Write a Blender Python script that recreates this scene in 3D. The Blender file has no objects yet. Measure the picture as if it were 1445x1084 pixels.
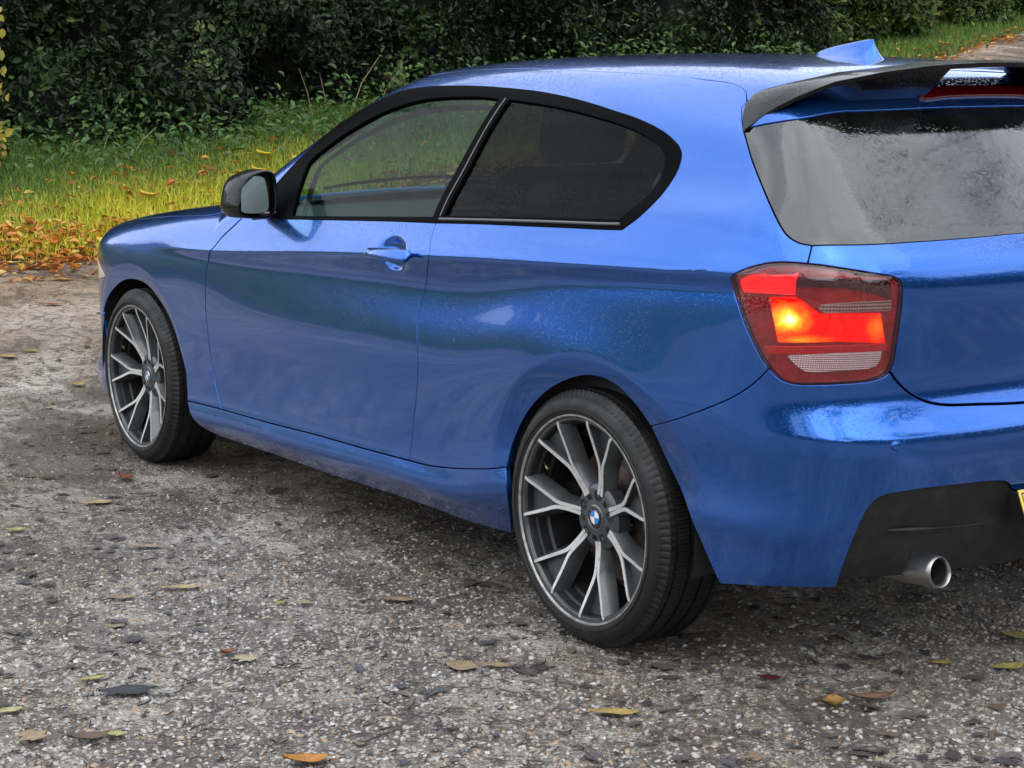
import bpy, bmesh, math, random
import numpy as np
from mathutils import Vector, Matrix
from mathutils.geometry import delaunay_2d_cdt

SC = bpy.context.scene
COL = SC.collection
rng = np.random.default_rng(7)
random.seed(7)

# ---------------------------------------------------------------- camera
CAM = np.array([-3.47833, 3.47474, 1.37619])
C_F = np.array([.81145, -.56086, -.16426]); C_R = np.array([-.56915, -.82223, -.00417]); C_U = np.array([.13272, -.09687, .98641])
cam_d = bpy.data.cameras.new('camera'); cam = bpy.data.objects.new('camera', cam_d); COL.objects.link(cam)
cam.matrix_world = Matrix(((C_R[0], C_U[0], -C_F[0], CAM[0]), (C_R[1], C_U[1], -C_F[1], CAM[1]), (C_R[2], C_U[2], -C_F[2], CAM[2]), (0, 0, 0, 1)))
cam_d.sensor_width = 36; cam_d.lens = 64.535; cam_d.clip_start = .1; cam_d.clip_end = 800
SC.camera = cam

# ---------------------------------------------------------------- overcast sky
SUN_EL, SUN_AZ = math.radians(60), math.radians(150)      # azimuth of the sun, from +x towards +y
W = bpy.data.worlds.new('World'); SC.world = W; W.use_nodes = True
nt = W.node_tree; nt.nodes.clear()
sky = nt.nodes.new('ShaderNodeTexSky'); sky.sky_type = 'NISHITA'; sky.sun_disc = False
sky.sun_elevation = SUN_EL; sky.sun_rotation = math.pi / 2 - SUN_AZ; sky.air_density = 1.0; sky.dust_density = 3.0; sky.ozone_density = 1.0
hs = nt.nodes.new('ShaderNodeHueSaturation'); hs.inputs['Saturation'].default_value = .42
tc = nt.nodes.new('ShaderNodeTexCoord')
mp = nt.nodes.new('ShaderNodeMapping'); mp.inputs['Scale'].default_value = (1.5, 1.5, 3.2)
nz = nt.nodes.new('ShaderNodeTexNoise'); nz.inputs['Scale'].default_value = 2.3; nz.inputs['Detail'].default_value = 6; nz.inputs['Roughness'].default_value = .6
rp = nt.nodes.new('ShaderNodeValToRGB')
rp.color_ramp.elements[0].position = .33; rp.color_ramp.elements[0].color = (.62, .66, .72, 1)
rp.color_ramp.elements[1].position = .68; rp.color_ramp.elements[1].color = (1.12, 1.1, 1.06, 1)
mx = nt.nodes.new('ShaderNodeMix'); mx.data_type = 'RGBA'; mx.inputs[0].default_value = .8          # cloud deck over the blue
cl = nt.nodes.new('ShaderNodeMix'); cl.data_type = 'RGBA'; cl.blend_type = 'MULTIPLY'; cl.inputs[0].default_value = 1
cl.inputs[7].default_value = (6.6, 7.0, 7.6, 1)
bg = nt.nodes.new('ShaderNodeBackground'); bg.inputs['Strength'].default_value = .115
ou = nt.nodes.new('ShaderNodeOutputWorld')
L = nt.links.new
L(tc.outputs['Generated'], mp.inputs['Vector']); L(mp.outputs['Vector'], nz.inputs['Vector']); L(nz.outputs['Fac'], rp.inputs['Fac'])
L(sky.outputs['Color'], hs.inputs['Color']); L(rp.outputs['Color'], cl.inputs[6]); L(hs.outputs['Color'], mx.inputs[6]); L(cl.outputs[2], mx.inputs[7])
L(mx.outputs[2], bg.inputs['Color']); L(bg.outputs['Background'], ou.inputs['Surface'])

sd = bpy.data.lights.new('sun', 'SUN'); sun = bpy.data.objects.new('sun', sd); COL.objects.link(sun)
sd.energy = .55; sd.angle = math.radians(100); sd.color = (1, .965, .9)
sun.rotation_euler = Vector((-math.cos(SUN_EL) * math.cos(SUN_AZ), -math.cos(SUN_EL) * math.sin(SUN_AZ), -math.sin(SUN_EL))).to_track_quat('-Z', 'Y').to_euler()

SC.view_settings.view_transform = 'Standard'; SC.view_settings.look = 'None'
SC.view_settings.exposure = 1.42; SC.view_settings.gamma = 1; SC.view_settings.use_curve_mapping = False
SC.render.engine = 'CYCLES'
SC.cycles.max_bounces = 10; SC.cycles.transparent_max_bounces = 16; SC.cycles.glossy_bounces = 5; SC.cycles.diffuse_bounces = 3
SC.cycles.use_denoising = True
# ---------------------------------------------------------------- helpers
class N:
    """a small node-tree builder"""
    def __init__(s, name):
        s.m = bpy.data.materials.new(name); s.m.use_nodes = True; s.t = s.m.node_tree; s.t.nodes.clear()
        s.out = s.t.nodes.new('ShaderNodeOutputMaterial')
        s._tc = None
    def new(s, typ, **kw):
        n = s.t.nodes.new(typ)
        for k, v in kw.items(): setattr(n, k, v)
        return n
    def put(s, sock, v):
        if hasattr(v, 'is_linked') or isinstance(v, bpy.types.NodeSocket): s.t.links.new(v, sock)
        elif isinstance(v, (tuple, list)) and len(v) == 3 and sock.type == 'RGBA': sock.default_value = (*v, 1)
        else: sock.default_value = v
    def obj(s):
        if s._tc is None: s._tc = s.new('ShaderNodeTexCoord')
        return s._tc.outputs['Object']
    def map(s, scale=(1, 1, 1), rot=(0, 0, 0), vec=None):
        n = s.new('ShaderNodeMapping'); s.put(n.inputs['Vector'], vec if vec is not None else s.obj())
        n.inputs['Scale'].default_value = scale; n.inputs['Rotation'].default_value = rot
        return n.outputs[0]
    def noise(s, scale, detail=3, rough=.55, vec=None, dist=0, out='Fac'):
        n = s.new('ShaderNodeTexNoise'); s.put(n.inputs['Vector'], vec if vec is not None else s.obj())
        n.inputs['Scale'].default_value = scale; n.inputs['Detail'].default_value = detail; n.inputs['Roughness'].default_value = rough
        n.inputs['Distortion'].default_value = dist
        return n.outputs[out]
    def vor(s, scale, feature='F1', vec=None, out='Distance', rand=1):
        n = s.new('ShaderNodeTexVoronoi', feature=feature); s.put(n.inputs['Vector'], vec if vec is not None else s.obj())
        n.inputs['Scale'].default_value = scale; n.inputs['Randomness'].default_value = rand
        return n.outputs[out]
    def ramp(s, fac, *stops, interp='LINEAR'):
        n = s.new('ShaderNodeValToRGB'); s.put(n.inputs[0], fac); r = n.color_ramp; r.interpolation = interp
        while len(r.elements) < len(stops): r.elements.new(.5)
        for e, (p, c) in zip(r.elements, stops):
            e.position = p; e.color = (c, c, c, 1) if isinstance(c, (int, float)) else (*c, 1)
        return n.outputs[0]
    def mix(s, fac, a, b, blend='MIX'):
        n = s.new('ShaderNodeMix', data_type='RGBA', blend_type=blend); s.put(n.inputs[0], fac); s.put(n.inputs[6], a); s.put(n.inputs[7], b)
        return n.outputs[2]
    def math(s, op, a, b=0.0, clamp=False):
        n = s.new('ShaderNodeMath', operation=op, use_clamp=clamp); s.put(n.inputs[0], a); s.put(n.inputs[1], b)
        return n.outputs[0]
    def bump(s, h, dist=.002, strength=1.0, normal=None):
        n = s.new('ShaderNodeBump'); s.put(n.inputs['Height'], h); n.inputs['Distance'].default_value = dist; n.inputs['Strength'].default_value = strength
        if normal is not None: s.put(n.inputs['Normal'], normal)
        return n.outputs[0]
    def island(s): return s.new('ShaderNodeNewGeometry').outputs['Random Per Island']
    def bsdf(s, color, rough=.5, metal=0.0, coat=0.0, normal=None, coat_normal=None, spec=.5, emit=None, estr=0.0, sheen=0.0, trans=0.0, coat_rough=.03, ior=None):
        n = s.new('ShaderNodeBsdfPrincipled'); p = lambda k, v: s.put(n.inputs[k], v)
        p('Base Color', color); p('Roughness', rough); p('Metallic', metal); p('Coat Weight', coat); p('Coat Roughness', coat_rough); p('Specular IOR Level', spec)
        if normal is not None: p('Normal', normal)
        if coat_normal is not None: p('Coat Normal', coat_normal)
        if emit is not None: p('Emission Color', emit); p('Emission Strength', estr)
        if trans: p('Transmission Weight', trans)
        if ior: p('IOR', ior)
        return n.outputs[0]
    def done(s, shader, disp=None):
        s.t.links.new(shader, s.out.inputs['Surface'])
        return s.m

def simple(name, color, rough=.5, metal=0.0, coat=0.0, bump=0, bscale=200, spec=.5, var=0.0, vscale=8):
    n = N(name); c = color
    if var:
        c = n.mix(n.ramp(n.noise(vscale, 5, .6), (.35, 0.), (.65, 1.)), tuple(v * (1 - var) for v in color), tuple(min(1, v * (1 + var)) for v in color))
    nm = n.bump(n.noise(bscale, 3), bump) if bump else None
    return n.done(n.bsdf(c, rough, metal, coat, normal=nm, spec=spec))

def link(name, me, parent=None):
    o = bpy.data.objects.new(name, me); COL.objects.link(o)
    if parent is not None: o.parent = parent
    return o

def tag(o, label=None, cat=None, group=None, kind=None):
    for k, v in (('label', label), ('category', cat), ('group', group), ('kind', kind)):
        if v: o[k] = v
    return o

def empty(name, loc=(0, 0, 0)):
    o = bpy.data.objects.new(name, None); COL.objects.link(o); o.location = loc; o.empty_display_size = .1
    return o

def mesh(name, V, Fs, mat, parent=None, smooth=True, normals=None):
    me = bpy.data.meshes.new(name)
    me.from_pydata([tuple(map(float, v)) for v in V], [], [tuple(int(i) for i in f) for f in Fs])
    me.materials.append(mat); me.update()
    me.polygons.foreach_set('use_smooth', np.full(len(me.polygons), bool(smooth)))
    if normals is not None: me.normals_split_custom_set_from_vertices([tuple(map(float, v)) for v in normals])
    return link(name, me, parent)

def big(name, V, F, mats, parent=None, smooth=False, mid=None):
    """V (n,3), F (m,k) with all faces of k corners"""
    V = np.ascontiguousarray(V, np.float32); F = np.ascontiguousarray(F, np.int32); k = F.shape[1]
    me = bpy.data.meshes.new(name)
    me.vertices.add(len(V)); me.vertices.foreach_set('co', V.ravel())
    me.loops.add(F.size); me.loops.foreach_set('vertex_index', F.ravel())
    me.polygons.add(len(F)); me.polygons.foreach_set('loop_start', np.arange(0, F.size, k, dtype=np.int32))
    me.polygons.foreach_set('use_smooth', np.full(len(F), bool(smooth)))
    for m in (mats if isinstance(mats, (list, tuple)) else [mats]): me.materials.append(m)
    if mid is not None: me.polygons.foreach_set('material_index', np.asarray(mid, np.int32))
    me.update(calc_edges=True); me.validate()
    return link(name, me, parent)

def bm_obj(name, bm, mat, parent=None, smooth=True, bevel=0, seg=2, sub=0, auto=None):
    bmesh.ops.recalc_face_normals(bm, faces=bm.faces)
    me = bpy.data.meshes.new(name); bm.to_mesh(me); bm.free(); me.materials.append(mat)
    me.polygons.foreach_set('use_smooth', np.full(len(me.polygons), bool(smooth)))
    if auto is not None: me.set_sharp_from_angle(angle=math.radians(auto))
    o = link(name, me, parent)
    if bevel:
        b = o.modifiers.new('bevel', 'BEVEL'); b.width = bevel; b.segments = seg; b.limit_method = 'ANGLE'; b.angle_limit = math.radians(35)
    if sub:
        s = o.modifiers.new('sub', 'SUBSURF'); s.levels = sub; s.render_levels = sub
    return o

def grid_faces(nu, nv, cu=False, cv=False, base=0):
    F = []
    for i in range(nu if cu else nu - 1):
        for j in range(nv if cv else nv - 1):
            a = i * nv + j; b = ((i + 1) % nu) * nv + j; c = ((i + 1) % nu) * nv + (j + 1) % nv; d = i * nv + (j + 1) % nv
            F.append((base + a, base + b, base + c, base + d))
    return F

def loft(name, rings, mat, parent=None, closed=True, caps=(True, True), smooth=True, auto=None):
    """rings: list of equally long point lists"""
    n = len(rings[0]); V = [p for r in rings for p in r]; F = grid_faces(len(rings), n, False, closed)
    if caps[0]: F.append(tuple(range(n)))
    if caps[1]: F.append(tuple((len(rings) - 1) * n + i for i in reversed(range(n))))
    bm = bmesh.new(); vs = [bm.verts.new(tuple(map(float, p))) for p in V]
    for f in F:
        try: bm.faces.new([vs[i] for i in f])
        except ValueError: pass
    return bm_obj(name, bm, mat, parent, smooth, auto=auto)

def lathe_y(name, prof, mat, parent=None, seg=96, c=(0, 0, 0), closed=False, auto=35, a0=0):
    """revolve (radius, y) about the y axis through c"""
    V = []; n = len(prof)
    for i in range(seg):
        a = a0 + 2 * math.pi * i / seg
        for r, y in prof: V.append((c[0] + r * math.cos(a), c[1] + y, c[2] + r * math.sin(a)))
    bm = bmesh.new(); vs = [bm.verts.new(v) for v in V]
    for f in grid_faces(seg, n, True, closed):
        bm.faces.new([vs[k] for k in f])
    bmesh.ops.remove_doubles(bm, verts=bm.verts, dist=1e-6)
    return bm_obj(name, bm, mat, parent, True, auto=auto)

def tube(name, pts, rad, mat, parent=None, seg=8, caps=True):
    pts = [Vector(tuple(map(float, p))) for p in pts]; rings = []
    for i, p in enumerate(pts):
        d = (pts[min(i + 1, len(pts) - 1)] - pts[max(i - 1, 0)]).normalized()
        a = d.orthogonal().normalized() if i == 0 else (a - d * a.dot(d)).normalized()
        b = d.cross(a); r = float(rad[i] if isinstance(rad, (list, tuple)) else rad)
        rings.append([p + r * (a * math.cos(2 * math.pi * k / seg) + b * math.sin(2 * math.pi * k / seg)) for k in range(seg)])
    return loft(name, rings, mat, parent, caps=(caps, caps), auto=50)

def box_bm(bm, c, s, rz=0, ry=0):
    m = Matrix.Translation(c) @ Matrix.Rotation(rz, 4, 'Z') @ Matrix.Rotation(ry, 4, 'Y') @ Matrix.Diagonal((*s, 1))
    bmesh.ops.create_cube(bm, size=1, matrix=m)

def copy_tree(o, parent=None, mx=None):
    c = o.copy(); COL.objects.link(c); c.parent = parent
    if mx is not None: c.matrix_local = mx @ o.matrix_local
    for ch in o.children: copy_tree(ch, c)
    return c
# ---------------------------------------------------------------- ground: flat yard, lane and verge rising beyond the car
def sp_(t, w=.5): return w * np.logaddexp(0, np.asarray(t, float) / w)
def edge_x(y): return 7.15 - .17 * np.clip(y, -40, 6) + .12 * np.sin(y * 1.3) + .06 * np.sin(y * 3.1 + 1) + .55 * np.clip((-y - 8.8) / 2.2, 0, 1)       # where gravel meets grass
def lane_z(x, y):
    z = .09 * sp_(x - 3.9) + .12 * sp_(-y - 1.4) / (1 + np.exp(-(x - 1.5) / .8))
    return 9 * np.tanh(z / 9)
def land_z(x, y):
    d = x - edge_x(y)
    return lane_z(x, y) + .10 * sp_(d, .12) * (d < 6) + (d >= 6) * .6 + .0
_ph = rng.uniform(0, 6.28, (6, 3))
def lumps(x, y, s=1.0):
    return sum(np.sin(x * s * f * math.cos(a) + y * s * f * math.sin(a) + p) / f for f, (a, p, _) in zip((1.1, 1.9, 3.3, 5.2, 8.1, 13.), _ph)) / 3

def gravel_mat():
    n = N('wet_gravel'); P = n.obj()
    wv = n.new('ShaderNodeVectorMath', operation='ADD'); n.put(wv.inputs[0], P)
    dv = n.noise(22, 2, out='Color'); sc = n.new('ShaderNodeVectorMath', operation='SCALE'); n.put(sc.inputs[0], dv); sc.inputs['Scale'].default_value = .02; n.put(wv.inputs[1], sc.outputs[0])
    W_ = wv.outputs[0]
    cells = []
    for s in (58, 105, 210):
        v = n.new('ShaderNodeTexVoronoi', feature='F1'); v.inputs['Scale'].default_value = s; n.put(v.inputs['Vector'], W_)
        sep = n.new('ShaderNodeSeparateColor'); n.put(sep.inputs[0], v.outputs['Color']); cells.append((v.outputs['Distance'], sep.outputs[0], sep.outputs[1]))
    def stone(r): return n.ramp(r, (0., (.13, .12, .112)), (.16, (.27, .25, .225)), (.36, (.40, .375, .335)), (.56, (.34, .265, .19)), (.70, (.47, .45, .41)), (.88, (.60, .59, .56)), (.955, (.36, .25, .155)), interp='CONSTANT')
    c1, c2, c3 = (n.mix(n.ramp(d, (.28, 0.), (.66, .7)), stone(r), (.045, .039, .035)) for d, r, _ in cells)
    m12 = n.ramp(n.noise(16, 4, .6), (.46, 0.), (.54, 1.)); m3 = n.ramp(n.noise(7, 5, .65), (.42, 0.), (.54, 1.))
    col = n.mix(m3, n.mix(m12, c1, c2), c3)
    # pale crushed fines in worn patches, warmer earth elsewhere
    col = n.mix(n.math('MULTIPLY', n.ramp(n.noise(1.5, 6, .66), (.47, 0.), (.57, 1.)), .72), col, n.mix(n.noise(190, 4, .7), (.22, .212, .19), (.62, .61, .58)))
    col = n.mix(n.math('MULTIPLY', n.ramp(n.noise(2.3, 5, .62, vec=n.map((1, 1, 1), (0, 0, 1.2))), (.50, 0.), (.66, 1.)), .5), col, (.14, .10, .066))
    px = n.new('ShaderNodeSeparateXYZ'); n.put(px.inputs[0], P)
    near = n.math('MULTIPLY', n.ramp(n.math('ADD', n.math('MULTIPLY', px.outputs[0], .1), n.math('MULTIPLY', n.noise(1.2, 4), .2)), (.50, 0.), (.74, 1.)), .75)      # tan leaf crumbs and earth towards the verge
    col = n.mix(near, col, n.mix(n.noise(120, 4, .7), (.16, .105, .06), (.52, .41, .31)))
    # wet, trodden leaf mould lies in dark streaks and patches
    st = n.noise(1.5, 8, .70, vec=n.map((.6, 1.4, 1), (0, 0, .45)), dist=1.0); fine = n.noise(42, 5, .74, dist=2.6)
    st2 = n.noise(6.5, 7, .72, dist=2.2)
    patch = n.math('MAXIMUM', n.ramp(st, (.495, 0.), (.555, 1.)), n.ramp(st2, (.515, 0.), (.56, 1.)))
    mould = n.math('MULTIPLY', patch, n.ramp(fine, (.36, .3), (.50, 1.)))
    strands = n.ramp(n.math('ABSOLUTE', n.math('SUBTRACT', n.noise(30, 4, .6, dist=3.5), .5)), (.0, 1.), (.022, 0.))
    mould = n.math('MAXIMUM', mould, n.math('MULTIPLY', strands, .65))
    col = n.mix(n.math('MULTIPLY', mould, .84), col, n.mix(n.noise(20, 3), (.022, .016, .0145), (.075, .056, .044)))
    col = n.mix(1.0, col, n.ramp(n.noise(.75, 6, .66, dist=.6), (.34, (.72, .675, .62)), (.50, (1.18, 1.12, 1.05)), (.66, (1.55, 1.5, 1.42))), 'MULTIPLY')      # damp and dry areas
    h = n.math('ADD', n.math('MULTIPLY', n.ramp(cells[0][0], (.0, 1.), (.7, 0.), interp='EASE'), .55), n.math('ADD', n.math('MULTIPLY', n.ramp(cells[1][0], (.0, 1.), (.7, 0.), interp='EASE'), .4), n.math('MULTIPLY', n.ramp(cells[2][0], (0., 1.), (.7, 0.)), .2)))
    h = n.math('ADD', n.math('MULTIPLY', h, n.math('SUBTRACT', 1.0, n.math('MULTIPLY', patch, .6))), n.math('MULTIPLY', fine, .6))
    rough = n.ramp(n.noise(2.2, 6, .65), (.40, .16), (.58, .58))
    return n.done(n.bsdf(col, rough, normal=n.bump(h, .012, 1.0), spec=.55))
M_GRAVEL = gravel_mat()
def soil_mat():
    n = N('verge_soil'); c = n.ramp(n.noise(9, 6, .65), (.3, (.018, .018, .008)), (.55, (.035, .045, .012)), (.75, (.06, .045, .02)))
    return n.done(n.bsdf(c, .85, normal=n.bump(n.noise(40, 4), .02)))
def axis_pts(lo, hi, flo, fhi, fine, coarse):
    a = [flo]; 
    while a[-1] < fhi: a.append(a[-1] + fine)
    s = fine
    while a[-1] < hi: s = min(s * 1.25, coarse); a.append(a[-1] + s)
    b = [flo]; s = fine
    while b[-1] > lo: s = min(s * 1.25, coarse); b.append(b[-1] - s)
    return np.array(sorted(set(b + a)))
gx = axis_pts(-150, 150, -4, 9, .06, 8); gy = axis_pts(-150, 150, -9, 5, .06, 8)
GX, GY = np.meshgrid(gx, gy, indexing='ij')
def ground_z(x, y):
    flat = np.exp(-((np.maximum(np.abs(x - 1.3) - 2.3, 0)) ** 2 + np.maximum(np.abs(y) - 1.1, 0) ** 2) / .5)
    return lane_z(x, y) + (.012 * lumps(x, y, 1.4)) * (1 - .9 * flat)
GZ = ground_z(GX, GY)
idx = np.arange(GX.size).reshape(GX.shape)
Fq = np.stack([idx[:-1, :-1], idx[1:, :-1], idx[1:, 1:], idx[:-1, 1:]], -1).reshape(-1, 4)
tag(big('ground', np.stack([GX, GY, GZ], -1).reshape(-1, 3), Fq, M_GRAVEL, smooth=True), kind='structure')
# grass bank sheet
by = axis_pts(-60, 60, -14, 5.5, .12, 2); bd = np.r_[np.arange(-.12, 4, .12), np.arange(4, 30, 2)]
BY, BD = np.meshgrid(by, bd, indexing='ij'); BX = edge_x(BY) + BD
def bank_z(x, y):
    d = x - edge_x(y)
    return lane_z(x, y) + .10 * sp_(d, .15) * np.clip(1 - (d - 6) / 30, .3, 1) - .035 * np.exp(-(d / .12) ** 2) * 0 + .03 * lumps(x, y, 1.7) * np.clip(d, 0, 1)
BZ = bank_z(BX, BY) + .004 - .16 * (BD < -.1)
idx = np.arange(BX.size).reshape(BX.shape)
Fq = np.stack([idx[:-1, :-1], idx[1:, :-1], idx[1:, 1:], idx[:-1, 1:]], -1).reshape(-1, 4)[:, ::-1]
tag(big('grass_bank', np.stack([BX, BY, BZ], -1).reshape(-1, 3), Fq, soil_mat(), smooth=True), kind='structure')
# ---------------------------------------------------------------- plants
def leaf_mat(name, stops, rough=.35, trans=.25, spec=.5, patch=False):
    n = N(name); r = n.island(); c = n.ramp(r, *stops)
    if patch: c = n.mix(n.ramp(n.noise(1.1, 3, .6), (.46, 0.), (.62, 1.)), c, n.mix(1.0, c, (2.0, 2.1, 1.5), 'MULTIPLY'))      # fresher growth in places
    c = n.mix(n.math('MULTIPLY', n.noise(30, 3), .35), c, tuple(v * .6 for v in stops[0][1]))
    b = n.bsdf(c, rough, spec=.32 if patch else spec)
    t = n.new('ShaderNodeBsdfTranslucent'); n.put(t.inputs[0], c)
    m = n.new('ShaderNodeMixShader'); m.inputs[0].default_value = trans; n.put(m.inputs[1], b); n.put(m.inputs[2], t.outputs[0])
    return n.done(m.outputs[0])
def frames(nrm, spin):
    nrm = nrm / np.linalg.norm(nrm, axis=1, keepdims=True)
    ref = np.where(np.abs(nrm[:, 2:3]) < .9, np.array([[0, 0, 1.]]), np.array([[1., 0, 0]]))
    a = np.cross(ref, nrm); a /= np.linalg.norm(a, axis=1, keepdims=True); b = np.cross(nrm, a)
    c, s = np.cos(spin)[:, None], np.sin(spin)[:, None]
    return a * c + b * s, -a * s + b * c, nrm
LEAF = np.array([(-.5, 0, 0), (-.2, .21, .10), (.18, .22, .10), (.5, 0, -.04), (.18, -.22, .10), (-.2, -.21, .10)])     # (along, across, lift)
LEAF_F = np.array([(0, 1, 2, 3), (0, 3, 4, 5)])
def leaves(name, P, nrm, size, mat, parent=None, curl=1.0, aspect=1.0, spin=None, rag=0.0):
    n = len(P); a, b, c = frames(nrm, rng.uniform(0, 6.28, n) if spin is None else spin)
    size = np.asarray(size)[:, None, None] if np.ndim(size) else size
    L_ = LEAF[None] * np.array([1, aspect, 1]); cu = rng.uniform(.3, 1.5, (n, 1)) * curl
    lift = L_[:, :, 2] * cu - .35 * curl * (L_[:, :, 0] ** 2) * rng.uniform(-.3, 1.2, (n, 1))
    if rag: L_ = np.repeat(L_, n, 0) * np.concatenate([1 + rng.normal(0, rag, (n, 6, 2)), np.ones((n, 6, 1))], 2)
    V = P[:, None] + size * (a[:, None] * L_[:, :, 0:1] + b[:, None] * L_[:, :, 1:2] + c[:, None] * lift[:, :, None])
    F = (LEAF_F[None] + 6 * np.arange(n)[:, None, None]).reshape(-1, 4)
    return big(name, V.reshape(-1, 3), F, mat, parent)
def hedge_leaf_mat(name, stops, rough=.32): return leaf_mat(name, stops, rough, .12, patch=True)
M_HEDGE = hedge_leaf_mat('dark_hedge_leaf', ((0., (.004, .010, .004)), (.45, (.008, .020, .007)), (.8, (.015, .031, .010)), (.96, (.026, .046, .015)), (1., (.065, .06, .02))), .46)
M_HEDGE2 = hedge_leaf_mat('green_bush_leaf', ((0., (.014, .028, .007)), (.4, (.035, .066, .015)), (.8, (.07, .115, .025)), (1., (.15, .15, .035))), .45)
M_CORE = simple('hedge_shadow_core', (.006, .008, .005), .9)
M_BARK = simple('brown_bark', (.06, .045, .03), .85, bump=.004, bscale=60, var=.3)
def smooth_(a, b, t):
    t = np.clip((np.asarray(t, float) - a) / (b - a), 0, 1); return t * t * (3 - 2 * t)
def hedge(name, y0, y1, label, mat, n, leaf=.062, off=2.65, front=.0, top=3.0, seed=1, slope=0.12, high=6.2):
    r = np.random.default_rng(seed); root = tag(empty(name), label, 'hedge')
    yc = (y0 + y1) / 2; root.location = (float(edge_x(yc)) + off + slope * yc, yc, 0)
    o0 = np.array(root.location); 
    def face_x(y, h): return edge_x(y) * 0 + 7.15 - .17 * y + off + slope * y - .55 * smooth_(7., 9.4, -y) * (off > 2.2) + .16 * np.sin(2.1 * y + 1.7 * h + seed) + .12 * np.sin(4.7 * y - 2.9 * h) + .04 * np.minimum(h - .7, 2.0) ** 2 + front
    def gz(x, y): return bank_z(x, y)
    bc = np.stack([r.uniform(y0, y1, int((y1 - y0) * high * 3.2)), r.uniform(0, high, int((y1 - y0) * high * 3.2))], 1); br = r.uniform(.22, .46, len(bc))
    def bulge(y, h):                                             # rounded clumps of growth standing proud of the face
        d2 = ((y[:, None] - bc[None, :, 0]) ** 2 + (h[:, None] - bc[None, :, 1]) ** 2) / br[None] ** 2
        k_ = d2.argmin(1); q = np.sqrt(np.clip(1 - d2[np.arange(len(y)), k_], 0, 1)); return q * br[k_] * .75, y - bc[k_, 0], h - bc[k_, 1]
    # core
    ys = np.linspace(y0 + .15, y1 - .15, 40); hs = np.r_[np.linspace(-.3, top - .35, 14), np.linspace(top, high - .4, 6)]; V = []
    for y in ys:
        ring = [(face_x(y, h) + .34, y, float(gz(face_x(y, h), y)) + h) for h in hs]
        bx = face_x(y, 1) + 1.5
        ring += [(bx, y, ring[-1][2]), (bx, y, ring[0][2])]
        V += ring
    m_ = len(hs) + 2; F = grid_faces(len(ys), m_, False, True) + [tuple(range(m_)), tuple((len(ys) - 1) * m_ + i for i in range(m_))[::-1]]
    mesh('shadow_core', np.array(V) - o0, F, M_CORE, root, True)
    # leaves in a ragged shell, in clumps
    nc = n // 26; cy = r.uniform(y0, y1, nc); ch = np.where(r.random(nc) < .82, top * r.beta(1.0, 1.15, nc), r.uniform(top * .8, high, nc)); dd = r.beta(1.0, 3.0, nc) * .40
    bl_, dy_, dh_ = bulge(cy, ch); cx = face_x(cy, ch) + dd + .16 - bl_
    dy_ = np.repeat(dy_, 26); dh_ = np.repeat(dh_, 26)
    y = np.repeat(cy, 26) + r.normal(0, .06, nc * 26); h = np.repeat(ch, 26) + r.normal(0, .06, nc * 26); x = np.repeat(cx, 26) + r.normal(0, .045, nc * 26)
    keep = h > -.02; x, y, h = x[keep], y[keep], h[keep]; dy_, dh_ = dy_[keep], dh_[keep]
    z = gz(x, y) + h; P = np.stack([x, y, z], 1) - o0
    nr = np.stack([-.7 + r.normal(0, .5, len(x)), dy_ * 2.5 + r.normal(0, .5, len(x)), .35 + dh_ * 2.5 + r.normal(0, .5, len(x))], 1)
    fo = leaves('foliage', P, nr, leaf * np.exp(r.normal(-.12, .32, len(x))), mat, root); fo['kind'] = 'stuff'
    # top leaves and twigs
    k = 40
    for q in range(6):
        yy = r.uniform(y0 + .3, y1 - .3); xx = float(face_x(yy, .2)) + .26; zz = float(gz(xx, yy))
        pts = [(xx - o0[0] + r.normal(0, .02) * i, yy - o0[1] + r.normal(0, .05) * i, zz + .22 * i) for i in range(7)]
        tube('branch', pts, [.014 - .0017 * i for i in range(7)], M_BARK, root, 5)
    return root
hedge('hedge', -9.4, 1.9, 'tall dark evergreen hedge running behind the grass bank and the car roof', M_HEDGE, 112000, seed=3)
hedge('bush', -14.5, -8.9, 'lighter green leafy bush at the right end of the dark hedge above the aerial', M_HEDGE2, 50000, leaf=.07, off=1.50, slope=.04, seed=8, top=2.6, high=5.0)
# grass
M_GRASS = None
def grass_mat():
    n = N('verge_grass'); r = n.island(); P = n.new('ShaderNodeSeparateXYZ'); n.put(P.inputs[0], n.obj())
    g = n.ramp(r, (0., (.06, .14, .02)), (.5, (.11, .23, .032)), (.85, (.19, .30, .045)), (1., (.30, .26, .08)))
    ye = n.ramp(r, (0., (.32, .40, .02)), (.45, (.56, .57, .03)), (.8, (.74, .63, .04)), (1., (.64, .42, .06)))
    ln = n.math('ADD', n.math('MULTIPLY', n.noise(.8, 3), 1.6), n.math('ADD', n.math('MULTIPLY', P.outputs[0], -.62), n.math('MULTIPLY', P.outputs[1], .30)))
    c = n.mix(n.ramp(ln, (0., 0.), (1., 1.)), g, g)
    att = n.new('ShaderNodeAttribute', attribute_name='dry'); c = n.mix(att.outputs['Fac'], g, ye)
    b = n.bsdf(c, .5); t = n.new('ShaderNodeBsdfTranslucent'); n.put(t.inputs[0], c)
    m = n.new('ShaderNodeMixShader'); m.inputs[0].default_value = .3; n.put(m.inputs[1], b); n.put(m.inputs[2], t.outputs[0]); return n.done(m.outputs[0])
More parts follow.
